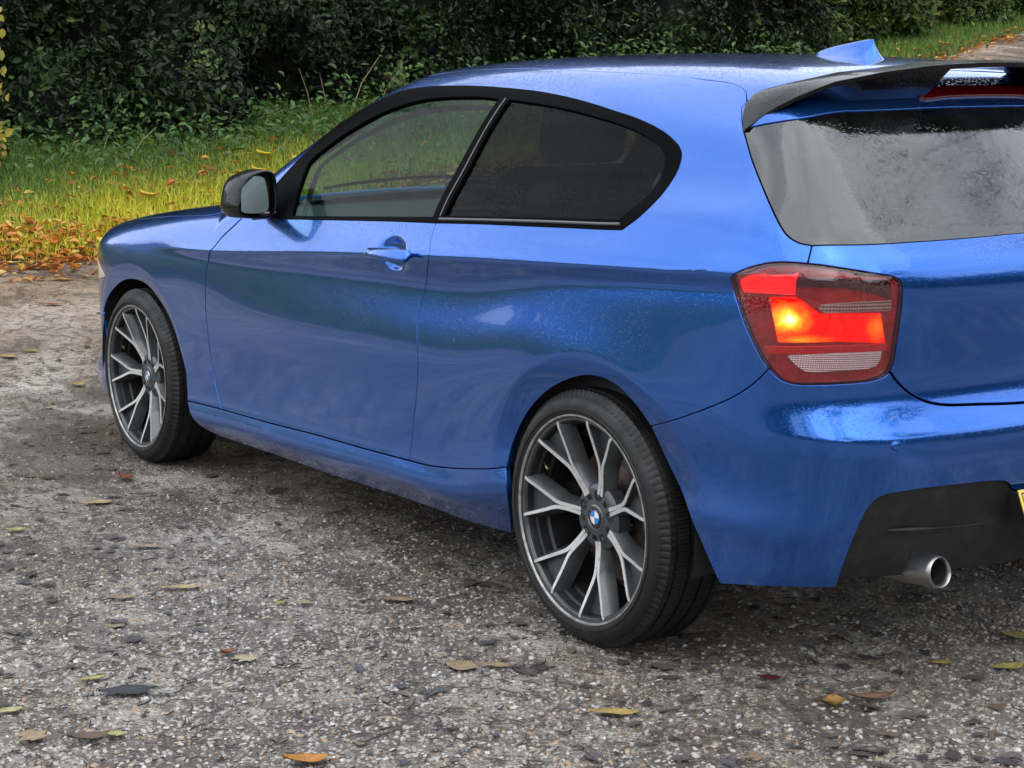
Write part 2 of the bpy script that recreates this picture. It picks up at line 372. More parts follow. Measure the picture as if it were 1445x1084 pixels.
def blades(name, x, y, z, h, w, mat, lean=.5, dry=None):
    n = len(x); a = rng.uniform(0, 6.28, n); la = rng.uniform(0, 6.28, n); le = np.abs(rng.normal(0, lean, n)) + .1
    P = np.stack([x, y, z], 1); side = np.stack([np.cos(a), np.sin(a), 0 * a], 1) * (w / 2)[:, None]; dr = np.stack([np.cos(la), np.sin(la), 0 * a], 1)
    up = np.array([0, 0, 1.]); hh = h[:, None]
    p1 = P + up * hh * .55 + dr * hh * .22 * le[:, None]; p2 = P + up * hh * (1 - .25 * np.minimum(le, 1.5))[:, None] + dr * hh * .75 * le[:, None]
    V = np.stack([P - side, P + side, p1 + side * .75, p1 - side * .75, p2], 1).reshape(-1, 3)
    i = 5 * np.arange(n)[:, None]
    F = np.concatenate([i + np.array([[0, 1, 2]]), i + np.array([[0, 2, 3]]), i + np.array([[3, 2, 4]])], 1).reshape(-1, 3)
    o = big(name, V, F, mat)
    if dry is not None:
        at = o.data.attributes.new('dry', 'FLOAT', 'POINT'); at.data.foreach_set('value', np.repeat(dry, 5).astype(np.float32))
    return o
def scatter_bank(n, d0, d1, y0, y1, pw=1.0):
    y = y0 + (y1 - y0) * rng.random(n); d = d0 + (d1 - d0) * rng.random(n) ** pw; x = edge_x(y) + d
    return x, y, d
M_GRASS = grass_mat()
x, y, d = scatter_bank(135000, -.05, 3.0, -14.5, 1.5)
pat = lumps(x * 1.0, y, 2.2)
keep = (rng.random(len(x)) < np.clip((d + .15) / .5, .12, 1)) ; x, y, d, pat = x[keep], y[keep], d[keep], pat[keep]
dry = np.clip(1.5 - d / 1.3 + .45 * pat - .16 * np.maximum(-y - .8, 0) - .02 * np.maximum(-y - 4, 0), 0, 1)
hgt = (.05 + .075 * rng.random(len(x)) + .10 * np.clip((d - 1.5) / 1.3, 0, 1) * rng.random(len(x)) + .03 * pat).clip(.035)
tag(blades('grass', x, y, bank_z(x, y), hgt, rng.uniform(.004, .009, len(x)), M_GRASS, .55, dry), kind='stuff')
x, y, d = scatter_bank(26000, -.05, 5.0, 3.4, 16)
tag(blades('rough_grass', x, y, bank_z(x, y), rng.uniform(.06, .18, len(x)), rng.uniform(.006, .012, len(x)), M_GRASS, .55, rng.uniform(.0, .6, len(x))), kind='stuff')
# broad-leaved weeds along the foot of the hedge
M_WEED = leaf_mat('weed_leaf', ((0., (.03, .075, .015)), (.5, (.055, .13, .025)), (1., (.11, .20, .04))), .5)
nw = 5200; y = rng.uniform(-9, 2.4, nw); x = 7.15 - .17 * y + 2.5 + .12 * y + rng.normal(-.25, .28, nw); hh = rng.gamma(2.0, .075, nw)
P = np.stack([x, y, bank_z(x, y) + hh], 1); tag(leaves('weeds', P, np.stack([rng.normal(-.5, .5, nw), rng.normal(0, .5, nw), np.ones(nw)], 1), rng.uniform(.035, .085, nw), M_WEED), kind='stuff')
# dead stalks leaning out of the bank
M_STALK = simple('dry_stalk', (.30, .23, .13), .8)
for lb, (yy, dd, hh, lx, ly) in zip(('longest straw stalk leaning left before the hedge by the windscreen', 'shorter straw stalk just right of the longest one', 'straw stalk leaning right towards the roof by the hedge', 'short stalk under the one that leans right', 'short pale stalk in the grass left of the sapling', 'bent low stalk between sapling and short pale stalk'), ((-3.85, 2.0, .42, -.10, .17), (-4.02, 2.05, .36, -.1, .12), (-4.2, 2.0, .50, 0, -.30), (-4.45, 2.0, .32, -.1, -.12), (-1.82, 2.1, .26, -.1, -.09), (-2.05, 2.0, .22, 0, -.2))):
    xx = float(edge_x(yy)) + dd; z = float(bank_z(xx, yy)); st = tube('dead_stalk', [(0, 0, 0), (lx * .4, ly * .4, hh * .55), (lx, ly, hh)], [.006, .004, .002], M_STALK, None, 5)
    st.location = (xx, yy, z); tag(st, lb, 'weed stalk', 'dry stalks by the hedge')
def sapling(name, base, H, label, cat, stops, n_st=3, n_leaf=150, leaf=.034, spread=.16, lean=(0, 0), seed=1):
    r = np.random.default_rng(seed); root = tag(empty(name, base), label, cat); m = leaf_mat(name + '_leaf', stops, .45, .3); P = []
    for k in range(n_st):
        a = r.uniform(0, 6.28); s_ = spread * r.uniform(.3, 1); hh = H * r.uniform(.55, 1) if k else H
        pts = [np.array([lean[0] * t * t + s_ * math.cos(a) * t + .02 * math.sin(5 * t + k), lean[1] * t * t + s_ * math.sin(a) * t + .02 * math.cos(4 * t + k), hh * t]) for t in np.linspace(0, 1, 9)]
        tube('stem', pts, [.006 * (1 - .8 * t) for t in np.linspace(0, 1, 9)], M_BARK, root, 5)
        t = r.uniform(.08, 1, n_leaf // n_st); q = np.array([[np.interp(u, np.linspace(0, 1, 9), [p[i] for p in pts]) for i in range(3)] for u in t]); P.append(q + r.normal(0, .035, q.shape))
    P = np.vstack(P); fo = leaves('foliage', P, np.stack([r.normal(-.8, .4, len(P)), r.normal(.1, .5, len(P)), r.normal(.6, .4, len(P))], 1), leaf * r.uniform(.7, 1.2, len(P)), m, root, aspect=1.35); fo['kind'] = 'stuff'
    return root
GRN = ((0., (.05, .10, .02)), (.5, (.10, .17, .035)), (1., (.20, .26, .06)))
YEL = ((0., (.30, .27, .03)), (.5, (.48, .40, .05)), (1., (.35, .22, .05)))
def on_bank(y, d): x = float(edge_x(y)) + d; return (x, y, float(bank_z(x, y)))
sapling('sapling', on_bank(-2.68, 2.1), .92, 'slim pale green sapling with small round leaves in front of the dark hedge', 'sapling', GRN, 4, 230, .042, .17, (0, -.05), 4)
sapling('yellow_shrub', on_bank(-.93, 2.1), 1.35, 'yellow-leaved shrub sprig in the top left corner before the hedge', 'shrub', YEL, 3, 90, .075, .20, (-.1, .1), 6)
sapling('bramble', on_bank(-4.62, 2.0), .42, 'bright green bramble sprig above the car windscreen pillar', 'bramble', GRN, 4, 110, .05, .22, (0, .05), 9)

# ---------------------------------------------------------------- trees behind and beside the photographer
M_TREEL = leaf_mat('autumn_tree_leaf', ((0., (.028, .032, .014)), (.6, (.055, .058, .024)), (1., (.14, .10, .035))), .5)
def tree(name, base, H, label, group, n_leaf, seed, leaf=.11, crown=(.35, 1.0), trunk=.10, mat=M_TREEL):
    r = np.random.default_rng(seed); root = tag(empty(name, base), label, 'tree', group); bm = bmesh.new(); tips = []
    segs = []
    def grow(p, d, L_, rad, lev):
        pts = [p]; n_ = 5
        for i in range(n_):
            d = (d + Vector(r.normal(0, .13 + .05 * lev, 3)) + Vector((0, 0, .06 if lev else .02))).normalized(); p = p + d * (L_ / n_); pts.append(p)
        segs.append((pts, rad))
        if lev >= 3: tips.extend(pts[2:]); return
        for k in range((6, 5, 4)[lev]):
            t = r.uniform(.35, 1.0); i = min(int(t * n_), n_ - 1); q = pts[i].lerp(pts[i + 1], t * n_ - i)
            ax = Vector(r.normal(0, 1, 3)); nd = (d + .95 * (ax - d * ax.dot(d)).normalized() * r.uniform(.5, 1.1)).normalized()
            grow(q, nd, L_ * r.uniform(.42, .62), rad * (1 - .6 * t) * .55, lev + 1)
    grow(Vector((0, 0, 0)), Vector((0, 0, 1)), H * .72, trunk, 0)
    V = []; F = []
    for pts, rad in segs:
        b0 = len(V); k_ = 5
        for i, p in enumerate(pts):
            d = (pts[min(i + 1, len(pts) - 1)] - pts[max(i - 1, 0)]).normalized(); a = d.orthogonal().normalized(); b = d.cross(a); rr = max(rad * (1 - .72 * i / (len(pts) - 1)), .004)
            V += [p + rr * (a * math.cos(6.2832 * j / k_) + b * math.sin(6.2832 * j / k_)) for j in range(k_)]
        F += grid_faces(len(pts), k_, False, True, b0)
    mesh('trunk', V, F, M_BARK, root, True)
    T_ = np.array([tuple(t) for t in tips]); ix = r.integers(0, len(T_), n_leaf); P = T_[ix] + r.normal(0, .10 * H / 7, (n_leaf, 3))
    cr = leaves('crown', P, r.normal(0, 1, (n_leaf, 3)) + (0, 0, .5), leaf * r.uniform(.6, 1.2, n_leaf), mat, root); cr['kind'] = 'stuff'
    return root
TG = 'trees round the yard'
for b_, H_, n_, sd_, lf, lb in (
    ((-1.25, -5.9, 0), 9.6, 4600, 21, .06, 'sparse autumn tree mirrored in the rear window, behind the right of the car'), ((-9.5, -5.0, 0), 7.5, 8000, 22, .13, 'leafy tree farthest behind the photographer to the right'),
    ((-12., 4.5, 0), 8.0, 8000, 23, .14, 'tall tree straight behind the photographer'), ((-6.5, 13.5, 0), 8.0, 8000, 24, .14, 'tree on the photographer\'s left, farthest back'),
    ((3.5, 15.0, 0), 6.0, 2600, 25, .13, 'tree across the yard level with the car door'), ((9.5, 17.0, .3), 6.0, 2200, 26, .13, 'tree across the yard ahead of the car')):
    tree('tree', b_, H_, lb, TG, n_, sd_, lf)
# far-off wood that closes the yard, one mass
nw = 52000; a = rng.uniform(math.radians(-2), math.radians(250), nw); rad = rng.normal(27, 2.2, nw); ad = np.degrees(a)
top = np.where(ad < 34, 3.0, np.where(ad < 85, 1.9, 5.0)) + .8 * np.sin(a * 9) * (ad > 85) + .6 * np.sin(a * 23); hh = rng.beta(1.1, 1.3, nw) * top
P = np.stack([rad * np.cos(a), rad * np.sin(a), hh], 1); tag(leaves('woodland', P, rng.normal(0, 1, (nw, 3)) + (0, 0, .3), rng.uniform(.5, 1.0, nw), leaf_mat('bare_wood_leaf', ((0., (.04, .034, .030)), (.6, (.085, .07, .055)), (1., (.16, .11, .06))), .6)), kind='stuff')
# ---------------------------------------------------------------- car body surface
# Car frame = world frame: x forward, y to the car's left, z up, origin on the ground under the rear axle.
WB = 2.69                      # wheelbase
WR = 0.318                     # wheel centre height

def nspline(xk, yk):
    """natural cubic spline through (xk, yk); returns f(x)"""
    xk = np.asarray(xk, float); yk = np.asarray(yk, float)
    n = len(xk); h = np.diff(xk)
    A = np.zeros((n, n)); b = np.zeros((n,) + yk.shape[1:])
    A[0, 0] = A[-1, -1] = 1
    for i in range(1, n - 1):
        A[i, i - 1] = h[i - 1]; A[i, i] = 2 * (h[i - 1] + h[i]); A[i, i + 1] = h[i]
        b[i] = 6 * ((yk[i + 1] - yk[i]) / h[i] - (yk[i] - yk[i - 1]) / h[i - 1])
    M = np.linalg.solve(A, b)
    def f(x):
        x = np.asarray(x, float)
        i = np.clip(np.searchsorted(xk, x) - 1, 0, n - 2)
        xc = np.clip(x, xk[0], xk[-1])
        a = xk[i + 1] - xc; c = xc - xk[i]; hh = h[i]
        r = (M[i] * a ** 3 + M[i + 1] * c ** 3) / (6 * hh) + (yk[i] / hh - M[i] * hh / 6) * a + (yk[i + 1] / hh - M[i + 1] * hh / 6) * c
        return r
    return f

def lerp1(xk, yk):
    return lambda x: np.interp(x, xk, yk)

def smooth(a, b, t):
    t = np.clip((t - a) / (b - a), 0, 1)
    return t * t * (3 - 2 * t)

def smax(a, b, k):
    h = np.maximum(k - np.abs(a - b), 0) / k
    return np.maximum(a, b) + h * h * h * k / 6

SX = [-1.0, -0.5, 0.0, 0.4, 0.8, 1.4, 2.0, 2.4, 2.7, 3.1, 3.5]
crease_z = nspline(SX, [.968, .957, .939, .922, .901, .865, .822, .803, .79, .775, .76])
belt_z = nspline(SX, [1.062, 1.047, 1.026, 1.012, .995, .965, .940, .915, .89, .86, .84])
seam_z = nspline([-.5, .0, .32, .45, .8, 1.3, 2.0, 2.3, 3.0], [.40, .40, .385, .352, .329, .317, .301, .289, .28])
half_w = nspline(SX, [.775, .838, .868, .872, .869, .867, .864, .862, .858, .828, .70])
band_w = nspline([-1., -.5, 0, .2, .42, .9, 1.3, 2.0, 2.35, 3.5], [.03, .036, .048, .062, .086, .086, .072, .036, .016, .014])
# y offsets from half_w, as rows of height
def _table():
    xs = np.arange(-1.0, 3.501, 0.0125); zs = np.arange(0.10, 1.521, 0.005)
    T = np.zeros((len(xs), len(zs)))
    for i, x in enumerate(xs):
        c = float(crease_z(x)); b = float(belt_z(x)); s = float(seam_z(x)); w = float(half_w(x))
        bd = smooth(2.5, 2.1, x)                       # the dark band under the crease fades into the front wing
        bw = float(band_w(x)); u = .26 * bw
        lo_z = [.10, s - .105, s - .05, s, s + .05, s + .15, s + .25, s + .34, c - bw - .011, c - bw, c - .010, c]
        e = max(float(smooth(-.12, -.34, x)), float(smooth(2.75, 3.0, x)))
        lo_y = [.74 * (1 - e) + (w - .05) * e, (w - .028) * (1 - e) + (w - .016) * e, (w + .003 + .0075 * float(smooth(.38, .80, x))) * (1 - e) + (w - .008) * e, w + .002, w - .003, w - .004, w - .002, w - .003, w - u - .0002, w - u - .001, w - .0030, w]
        g = smooth(1.3, 2.3, x)                        # greenhouse leans in towards the windscreen
        r = smooth(0.3, -0.6, x)                       # and towards the tail
        hi_z = [c, c + .03, b - .012, b + .03, 1.12, 1.22, 1.33, 1.42, 1.52]
        hi_y = [w, w - .012, w - .036, w - .055 - .01 * r, .758 - .035 * g - .018 * r, .694 - .04 * g - .028 * r,
                .612 - .04 * g - .03 * r, .53 - .04 * g - .03 * r, .42 - .03 * r]
        fl = nspline(lo_z, lo_y)
        fh = nspline(hi_z, hi_y)
        T[i] = np.where(zs < c, fl(zs), fh(zs))
        q = float(smooth(2.1, 2.55, x))                # the crease dies out over the front wheel
        if q > 0:
            fs = nspline(lo_z[:8] + hi_z[1:], lo_y[:8] + hi_y[1:]); T[i] = (1 - q) * T[i] + q * fs(zs)
    X, Z = np.meshgrid(xs, zs, indexing='ij')
    # haunches over the wheels and the turned-in lip round each opening
    for cx, amp, sx_, sz_ in ((0.0, .016, .36, .125), (WB, .012, .34, .12)):
        T += amp * np.exp(-((X - cx) / sx_) ** 2 - ((Z - .66) / sz_) ** 2)
        rr = np.hypot(X - cx + (.02 if cx == 0 else 0), Z - WR)
        r0 = .41
        if cx == 0: T -= .020 * np.clip(1 - ((X - .881) / .074) ** 2 - ((Z - .897) / .046) ** 2, 0, 1) ** .7      # bowl behind the door handle
        T -= .011 * np.clip((r0 - rr) / .055, 0, 1.4) * (Z > .2) * smooth(.30, .45, Z)
    k = np.array([1, 2, 1.]) / 4
    for _ in range(1):
        T = np.apply_along_axis(lambda v: np.convolve(np.pad(v, 1, mode='edge'), k, 'valid'), 1, T)
        T = np.apply_along_axis(lambda v: np.convolve(np.pad(v, 1, mode='edge'), k, 'valid'), 0, T)
    return xs, zs, T
_xs, _zs, _T = _table()

def _cr(t):
    return (-.5 * t + t * t - .5 * t ** 3, 1 - 2.5 * t * t + 1.5 * t ** 3, .5 * t + 2 * t * t - 1.5 * t ** 3, -.5 * t * t + .5 * t ** 3)

def side_y(x, z):
    fx = np.clip((x - _xs[0]) / .0125, 1, len(_xs) - 3.001); fz = np.clip((z - _zs[0]) / .005, 1, len(_zs) - 3.001)
    i = fx.astype(int); j = fz.astype(int); wx = _cr(fx - i); wz = _cr(fz - j)
    r = 0
    for a in range(4):
        for b_ in range(4):
            r = r + wx[a] * wz[b_] * _T[i + a - 1, j + b_ - 1]
    return r

# rear profile on the centre line: x as a function of height
rear_lo = nspline([.10, .20, .28, .36, .46, .54, .59, .618], [-.66, -.715, -.76, -.79, -.818, -.838, -.846, -.842])
rear_mid = nspline([.618, .645, .68, .72, .80, .88, .94, .966], [-.842, -.824, -.806, -.800, -.806, -.815, -.817, -.812])
rear_hi = nspline([.966, .995, 1.03, 1.15, 1.29, 1.40, 1.52], [-.812, -.795, -.765, -.650, -.505, -.385, -.255])
_zr = np.arange(.08, 1.53, .005)
_xr = np.where(_zr < .618, rear_lo(_zr), np.where(_zr < .966, rear_mid(_zr), rear_hi(_zr)))
_xr = np.convolve(np.pad(_xr, 1, mode='edge'), [.25, .5, .25], 'valid')
rear_x = nspline(_zr, _xr)
rear_c = lerp1([.2, .6, .95, 1.05, 1.26, 1.5], [.13, .13, .10, .10, .17, .18])
corner_k = lerp1([.2, .55, .65, .95, 1.05, 1.2, 1.5], [.34, .36, .34, .30, .22, .16, .14])
roof_z = nspline([-.7, -.4, -.2, 0, .4, .8, 1.2, 1.5, 1.9], [1.345, 1.395, 1.416, 1.430, 1.442, 1.442, 1.423, 1.388, 1.31])
hood_z = nspline([1.9, 2.1, 2.4, 2.8, 3.1, 3.3, 3.42, 3.6], [1.012, .998, .970, .922, .868, .805, .745, .62])

def field(P):
    x, y, z = P[..., 0], np.abs(P[..., 1]), P[..., 2]
    side = (y - side_y(x, z)) * .97
    rear = (-x + rear_x(z) + rear_c(z) * y * y)
    rear = rear * np.where(z > .97, .80, .97)
    roof = (z - roof_z(x) + .085 * y * y)
    ws = (x - (2.16 - 1.93 * (z - .985)) + .30 * y * y) * .45          # windscreen
    hood = (z - hood_z(x) + .06 * y * y) * .97
    front = (x - 3.462 + .42 * y * y + .10 * (z - .55) ** 2 * 8 * (z > .55) + 2.2 * (.42 - z) ** 2 * (z < .42)) * .85
    k = corner_k(z)
    low = smax(smax(side, rear, k), smax(hood, front, .12), .11)
    cab = smax(smax(smax(side, rear, k), roof, .17), ws, .06)
    return np.minimum(low, cab)

def normal(P, h=.004):
    g = np.stack([field(P + np.eye(3)[i] * h) - field(P - np.eye(3)[i] * h) for i in range(3)], -1)
    return g / np.maximum(np.linalg.norm(g, axis=-1, keepdims=True), 1e-9)

def cast(O, D, t0, t1, n=24):
    """last outside point on rays from inside (t0) to outside (t1): bisect the surface"""
    a = np.full(len(O), float(t0)); b = np.full(len(O), float(t1))
    for _ in range(n):
        m = .5 * (a + b); f = field(O + D * m[:, None]) > 0
        b = np.where(f, m, b); a = np.where(f, a, m)
    return O + D * (.5 * (a + b))[:, None]

PIV = .87
ZP = .75
def lift_side(uv):             # (s, v): s = x ahead of the rear axle, behind it an arc swept round the tail; v = arc up from the waist
    s, v = uv[:, 0], uv[:, 1]
    phi = np.where(s < 0, -s / PIV, 0); el = v / PIV; c = np.cos(el)
    O = np.stack([np.where(s < 0, 0, s), np.zeros_like(s), np.full_like(s, ZP)], 1)
    D = np.stack([-np.sin(phi) * c, np.cos(phi) * c, np.sin(el)], 1)
    return cast(O, D, .02, 1.7)
def lift_rear(uv):             # (y, z) seen from behind
    n = len(uv); O = np.stack([np.full(n, .2), uv[:, 0], uv[:, 1]], 1); D = np.tile([-1., 0, 0], (n, 1))
    return cast(O, D, .0, 1.6)
def lift_top(uv):              # (x, y) seen from above
    n = len(uv); O = np.stack([uv[:, 0], uv[:, 1], np.full(n, .6)], 1); D = np.tile([0., 0, 1.], (n, 1))
    return cast(O, D, 0, 1.4)
def lift_front(uv):            # (y, z) seen from the front
    n = len(uv); O = np.stack([np.full(n, 2.2), uv[:, 0], uv[:, 1]], 1); D = np.tile([1., 0, 0], (n, 1))
    return cast(O, D, .0, 1.8)
def to_sv(P):                  # inverse of lift_side
    P = np.atleast_2d(np.asarray(P, float))
    s = np.where(P[:, 0] < 0, -PIV * np.arctan2(-P[:, 0], P[:, 1]), P[:, 0])
    rad = np.where(P[:, 0] < 0, np.hypot(P[:, 0], P[:, 1]), P[:, 1])
    return np.stack([s, PIV * np.arctan2(P[:, 2] - ZP, rad)], 1)
# ---------------------------------------------------------------- sheet panels cut from the body surface
def crspline(P, step):
    P = np.asarray(P, float)
    if len(P) > 2:
        Q = np.vstack([2 * P[0] - P[1], P, 2 * P[-1] - P[-2]]); out = []
        for i in range(1, len(Q) - 2):
            p0, p1, p2, p3 = Q[i - 1:i + 3]
            d = [max(np.linalg.norm(b - a), 1e-9) ** .5 for a, b in ((p0, p1), (p1, p2), (p2, p3))]
            t0, t1 = 0, d[0]; t2 = t1 + d[1]; t3 = t2 + d[2]
            t = np.linspace(t1, t2, 14)[:-1, None]
            A1 = (t1 - t) / (t1 - t0) * p0 + (t - t0) / (t1 - t0) * p1; A2 = (t2 - t) / (t2 - t1) * p1 + (t - t1) / (t2 - t1) * p2
            A3 = (t3 - t) / (t3 - t2) * p2 + (t - t2) / (t3 - t2) * p3
            B1 = (t2 - t) / (t2 - t0) * A1 + (t - t0) / (t2 - t0) * A2; B2 = (t3 - t) / (t3 - t1) * A2 + (t - t1) / (t3 - t1) * A3
            out.append((t2 - t) / (t2 - t1) * B1 + (t - t1) / (t2 - t1) * B2)
        D = np.vstack(out + [P[-1:]])
    else: D = P
    seg = np.linalg.norm(np.diff(D, axis=0), axis=1); L_ = np.r_[0, np.cumsum(seg)]
    n = max(2, int(round(L_[-1] / step)) + 1); u = np.linspace(0, L_[-1], n)
    return np.stack([np.interp(u, L_, D[:, k]) for k in range(D.shape[1])], 1)

def inside(P, poly):
    x, y = P[:, 0][:, None], P[:, 1][:, None]; a = poly[None]; b = np.roll(poly, -1, 0)[None]
    c = (a[..., 1] > y) != (b[..., 1] > y)
    with np.errstate(divide='ignore', invalid='ignore'):
        xi = (b[..., 0] - a[..., 0]) * (y - a[..., 1]) / (b[..., 1] - a[..., 1]) + a[..., 0]
    return (np.where(c, x < xi, False).sum(1) % 2) == 1

def bdist(P, poly):
    a = poly; b = np.roll(poly, -1, 0); d = b - a; out = np.full(len(P), 9.)
    for i in range(len(a)):
        t = np.clip(((P - a[i]) @ d[i]) / max(d[i] @ d[i], 1e-12), 0, 1)
        out = np.minimum(out, np.linalg.norm(P - a[i] - t[:, None] * d[i], axis=1))
    return out

GAP = .0022
def outline(spec, step):
    """spec: list of (points, gap); consecutive curves share their end points"""
    pts = []; gap = []
    for P, g in spec:
        R = crspline(P, step); pts.append(R[:-1]); gap += [g] * (len(R) - 1)
    return np.vstack(pts), np.array(gap, float)

def shrink(poly, gap):
    area = .5 * np.sum(poly[:, 0] * np.roll(poly[:, 1], -1) - np.roll(poly[:, 0], -1) * poly[:, 1])
    if area < 0: poly = poly[::-1].copy(); gap = np.roll(gap[::-1], -1).copy()
    d = np.roll(poly, -1, 0) - poly; d /= np.maximum(np.linalg.norm(d, axis=1, keepdims=True), 1e-9)
    nrm = np.stack([-d[:, 1], d[:, 0]], 1)                        # inward
    n0 = np.roll(nrm, 1, 0); g0 = np.roll(gap, 1)
    out = poly.copy()
    for i in range(len(poly)):
        a, b = n0[i], nrm[i]; det = a[0] * b[1] - a[1] * b[0]
        if abs(det) < .12:
            g = .5 * (g0[i] + gap[i]); m = a + b; out[i] = poly[i] + g * m / max(np.linalg.norm(m), 1e-9)
        else:
            v = np.array([(g0[i] * b[1] - gap[i] * a[1]) / det, (gap[i] * a[0] - g0[i] * b[0]) / det]); l = np.linalg.norm(v); lim = 3 * max(g0[i], gap[i])
            out[i] = poly[i] + (v if l <= lim or l == 0 else v * lim / l)
    return out, gap

def tri_fill(poly, h, extra=None):
    lo, hi = poly.min(0), poly.max(0)
    xs = np.arange(lo[0], hi[0], h); ys = np.arange(lo[1], hi[1], h * .866)
    G = np.array([(x + (h / 2 if j % 2 else 0), y) for j, y in enumerate(ys) for x in xs]).reshape(-1, 2)
    if len(G):
        G = G[inside(G, poly)]
    if len(G): G = G[bdist(G, poly) > .55 * h]
    if extra is not None and len(extra):
        E_ = extra[inside(extra, poly)]
        if len(E_): E_ = E_[bdist(E_, poly) > .002]
        if len(E_) and len(G):
            keep = np.ones(len(G), bool)
            for k in range(0, len(E_), 200):
                keep &= (np.linalg.norm(G[:, None] - E_[None, k:k + 200], axis=2).min(1) > .45 * h)
            G = G[keep]
        G = np.vstack([G, E_]) if len(G) else E_
    n = len(poly); allp = [Vector((float(a), float(b))) for a, b in np.vstack([poly, G]) if True]
    vo, eo, fo, ov, oe, of = delaunay_2d_cdt(allp, [(i, (i + 1) % n) for i in range(n)], [list(range(n))], 1, 1e-7)
    m = {}
    for k, src in enumerate(ov):
        for s_ in src: m[s_] = k
    V = np.array([(v.x, v.y) for v in vo]); B = [m[i] for i in range(n)]
    return V, [tuple(f) for f in fo], B

def crease_pts(fn, s0, s1, step=.011):
    s = np.arange(s0, s1, step); P = []
    for dz in (-.007, -.0025, .0025, .007):
        z = fn(s) + dz; y = side_y(s, z); P.append(np.stack([s, PIV * np.arctan2(z - ZP, y)], 1))
    return np.vstack(P)

PAN = {}
def panel(name, spec, mat, parent, lift=None, h=.014, off=0.0, extra=None, flange=.016, mirror=True, lining=None, step=.008, skirt_all=False):
    lift = lift or lift_side
    poly, gap = outline(spec, step); gap = gap * GAP
    poly, gap = shrink(poly, gap)
    uv, F, B = tri_fill(poly, h, extra)
    P = lift(uv); Nn = normal(P); P = P + Nn * off
    F = [f if np.dot(np.cross(P[f[1]] - P[f[0]], P[f[2]] - P[f[0]]), Nn[f[0]]) > 0 else f[::-1] for f in F]
    V = [P]; NV = [Nn]; FF = list(F); nv = len(P); nb = len(B)
    if flange:
        Pb, Nb = P[B], Nn[B]
        t = np.roll(Pb, -1, 0) - np.roll(Pb, 1, 0); o = np.cross(t, Nb); o /= np.maximum(np.linalg.norm(o, axis=1, keepdims=True), 1e-9)
        c = P.mean(0)
        mid = lift(.5 * (poly + np.roll(poly, -3, 0))[:1])[0]
        # outward in parameter space is to the right of a counter-clockwise outline
        uvo = poly + .003 * np.stack([(np.roll(poly, -1, 0) - np.roll(poly, 1, 0))[:, 1], -(np.roll(poly, -1, 0) - np.roll(poly, 1, 0))[:, 0]], 1) / np.maximum(np.linalg.norm(np.roll(poly, -1, 0) - np.roll(poly, 1, 0), axis=1, keepdims=True), 1e-9)
        Po = lift(uvo) + Nb * off
        sgn = np.sign(np.sum((Po - Pb) * o, 1)); sgn = 1.0 if sgn.sum() >= 0 else -1.0
        o = o * sgn
        b1 = Pb + o * .0012 - Nb * .0012; b2 = b1 - Nb * flange
        V += [b1, b2]; NV += [o + .25 * Nb, o]
        ok = (gap > 0) | skirt_all
        for i in range(nb):
            if not ok[i]: continue
            j = (i + 1) % nb
            q1 = (B[i], nv + i, nv + j, B[j]); q2 = (nv + i, nv + nb + i, nv + nb + j, nv + j)
            if sgn < 0: q1, q2 = q1[::-1], q2[::-1]
            FF += [q1, q2]
    V = np.vstack(V); NV = np.vstack(NV); NV /= np.maximum(np.linalg.norm(NV, axis=1, keepdims=True), 1e-9)
    objs = []
    sides = (1, -1) if mirror else (1,)
    for sd_ in sides:
        M_ = np.array([1, sd_, 1.])
        Fs = FF if sd_ == 1 else [f[::-1] for f in FF]
        par = parent if not isinstance(parent, tuple) else parent[0 if sd_ == 1 else 1]
        objs.append(mesh(name, V * M_, Fs, mat, par, True, NV * M_))
        if lining is not None:
            lm, ld = lining
            mesh('inner_trim', (P - Nn * ld) * M_, [f[::-1] for f in (F if sd_ == 1 else [g[::-1] for g in F])], lm, par, True)
    return objs

def rev(c): return list(c)[::-1]
def mir_s(c): return [(-PIV * math.pi - s, v) for s, v in c]
def pts_side(L_):              # (x, z) on the flank
    A = np.array(L_, float); n = len(A)
    P = cast(np.stack([A[:, 0], np.zeros(n), A[:, 1]], 1), np.tile([0., 1, 0], (n, 1)), .02, 1.4)
    return [tuple(q) for q in to_sv(P)]
def pts_rear(L_):              # (y, z) on the tail
    return [tuple(q) for q in to_sv(lift_rear(np.array(L_, float)))]
def pts_top(L_):               # (x, y) on the roof
    return [tuple(q) for q in to_sv(lift_top(np.array(L_, float)))]
def mir_y(c): return [(a, -b) for a, b in c]
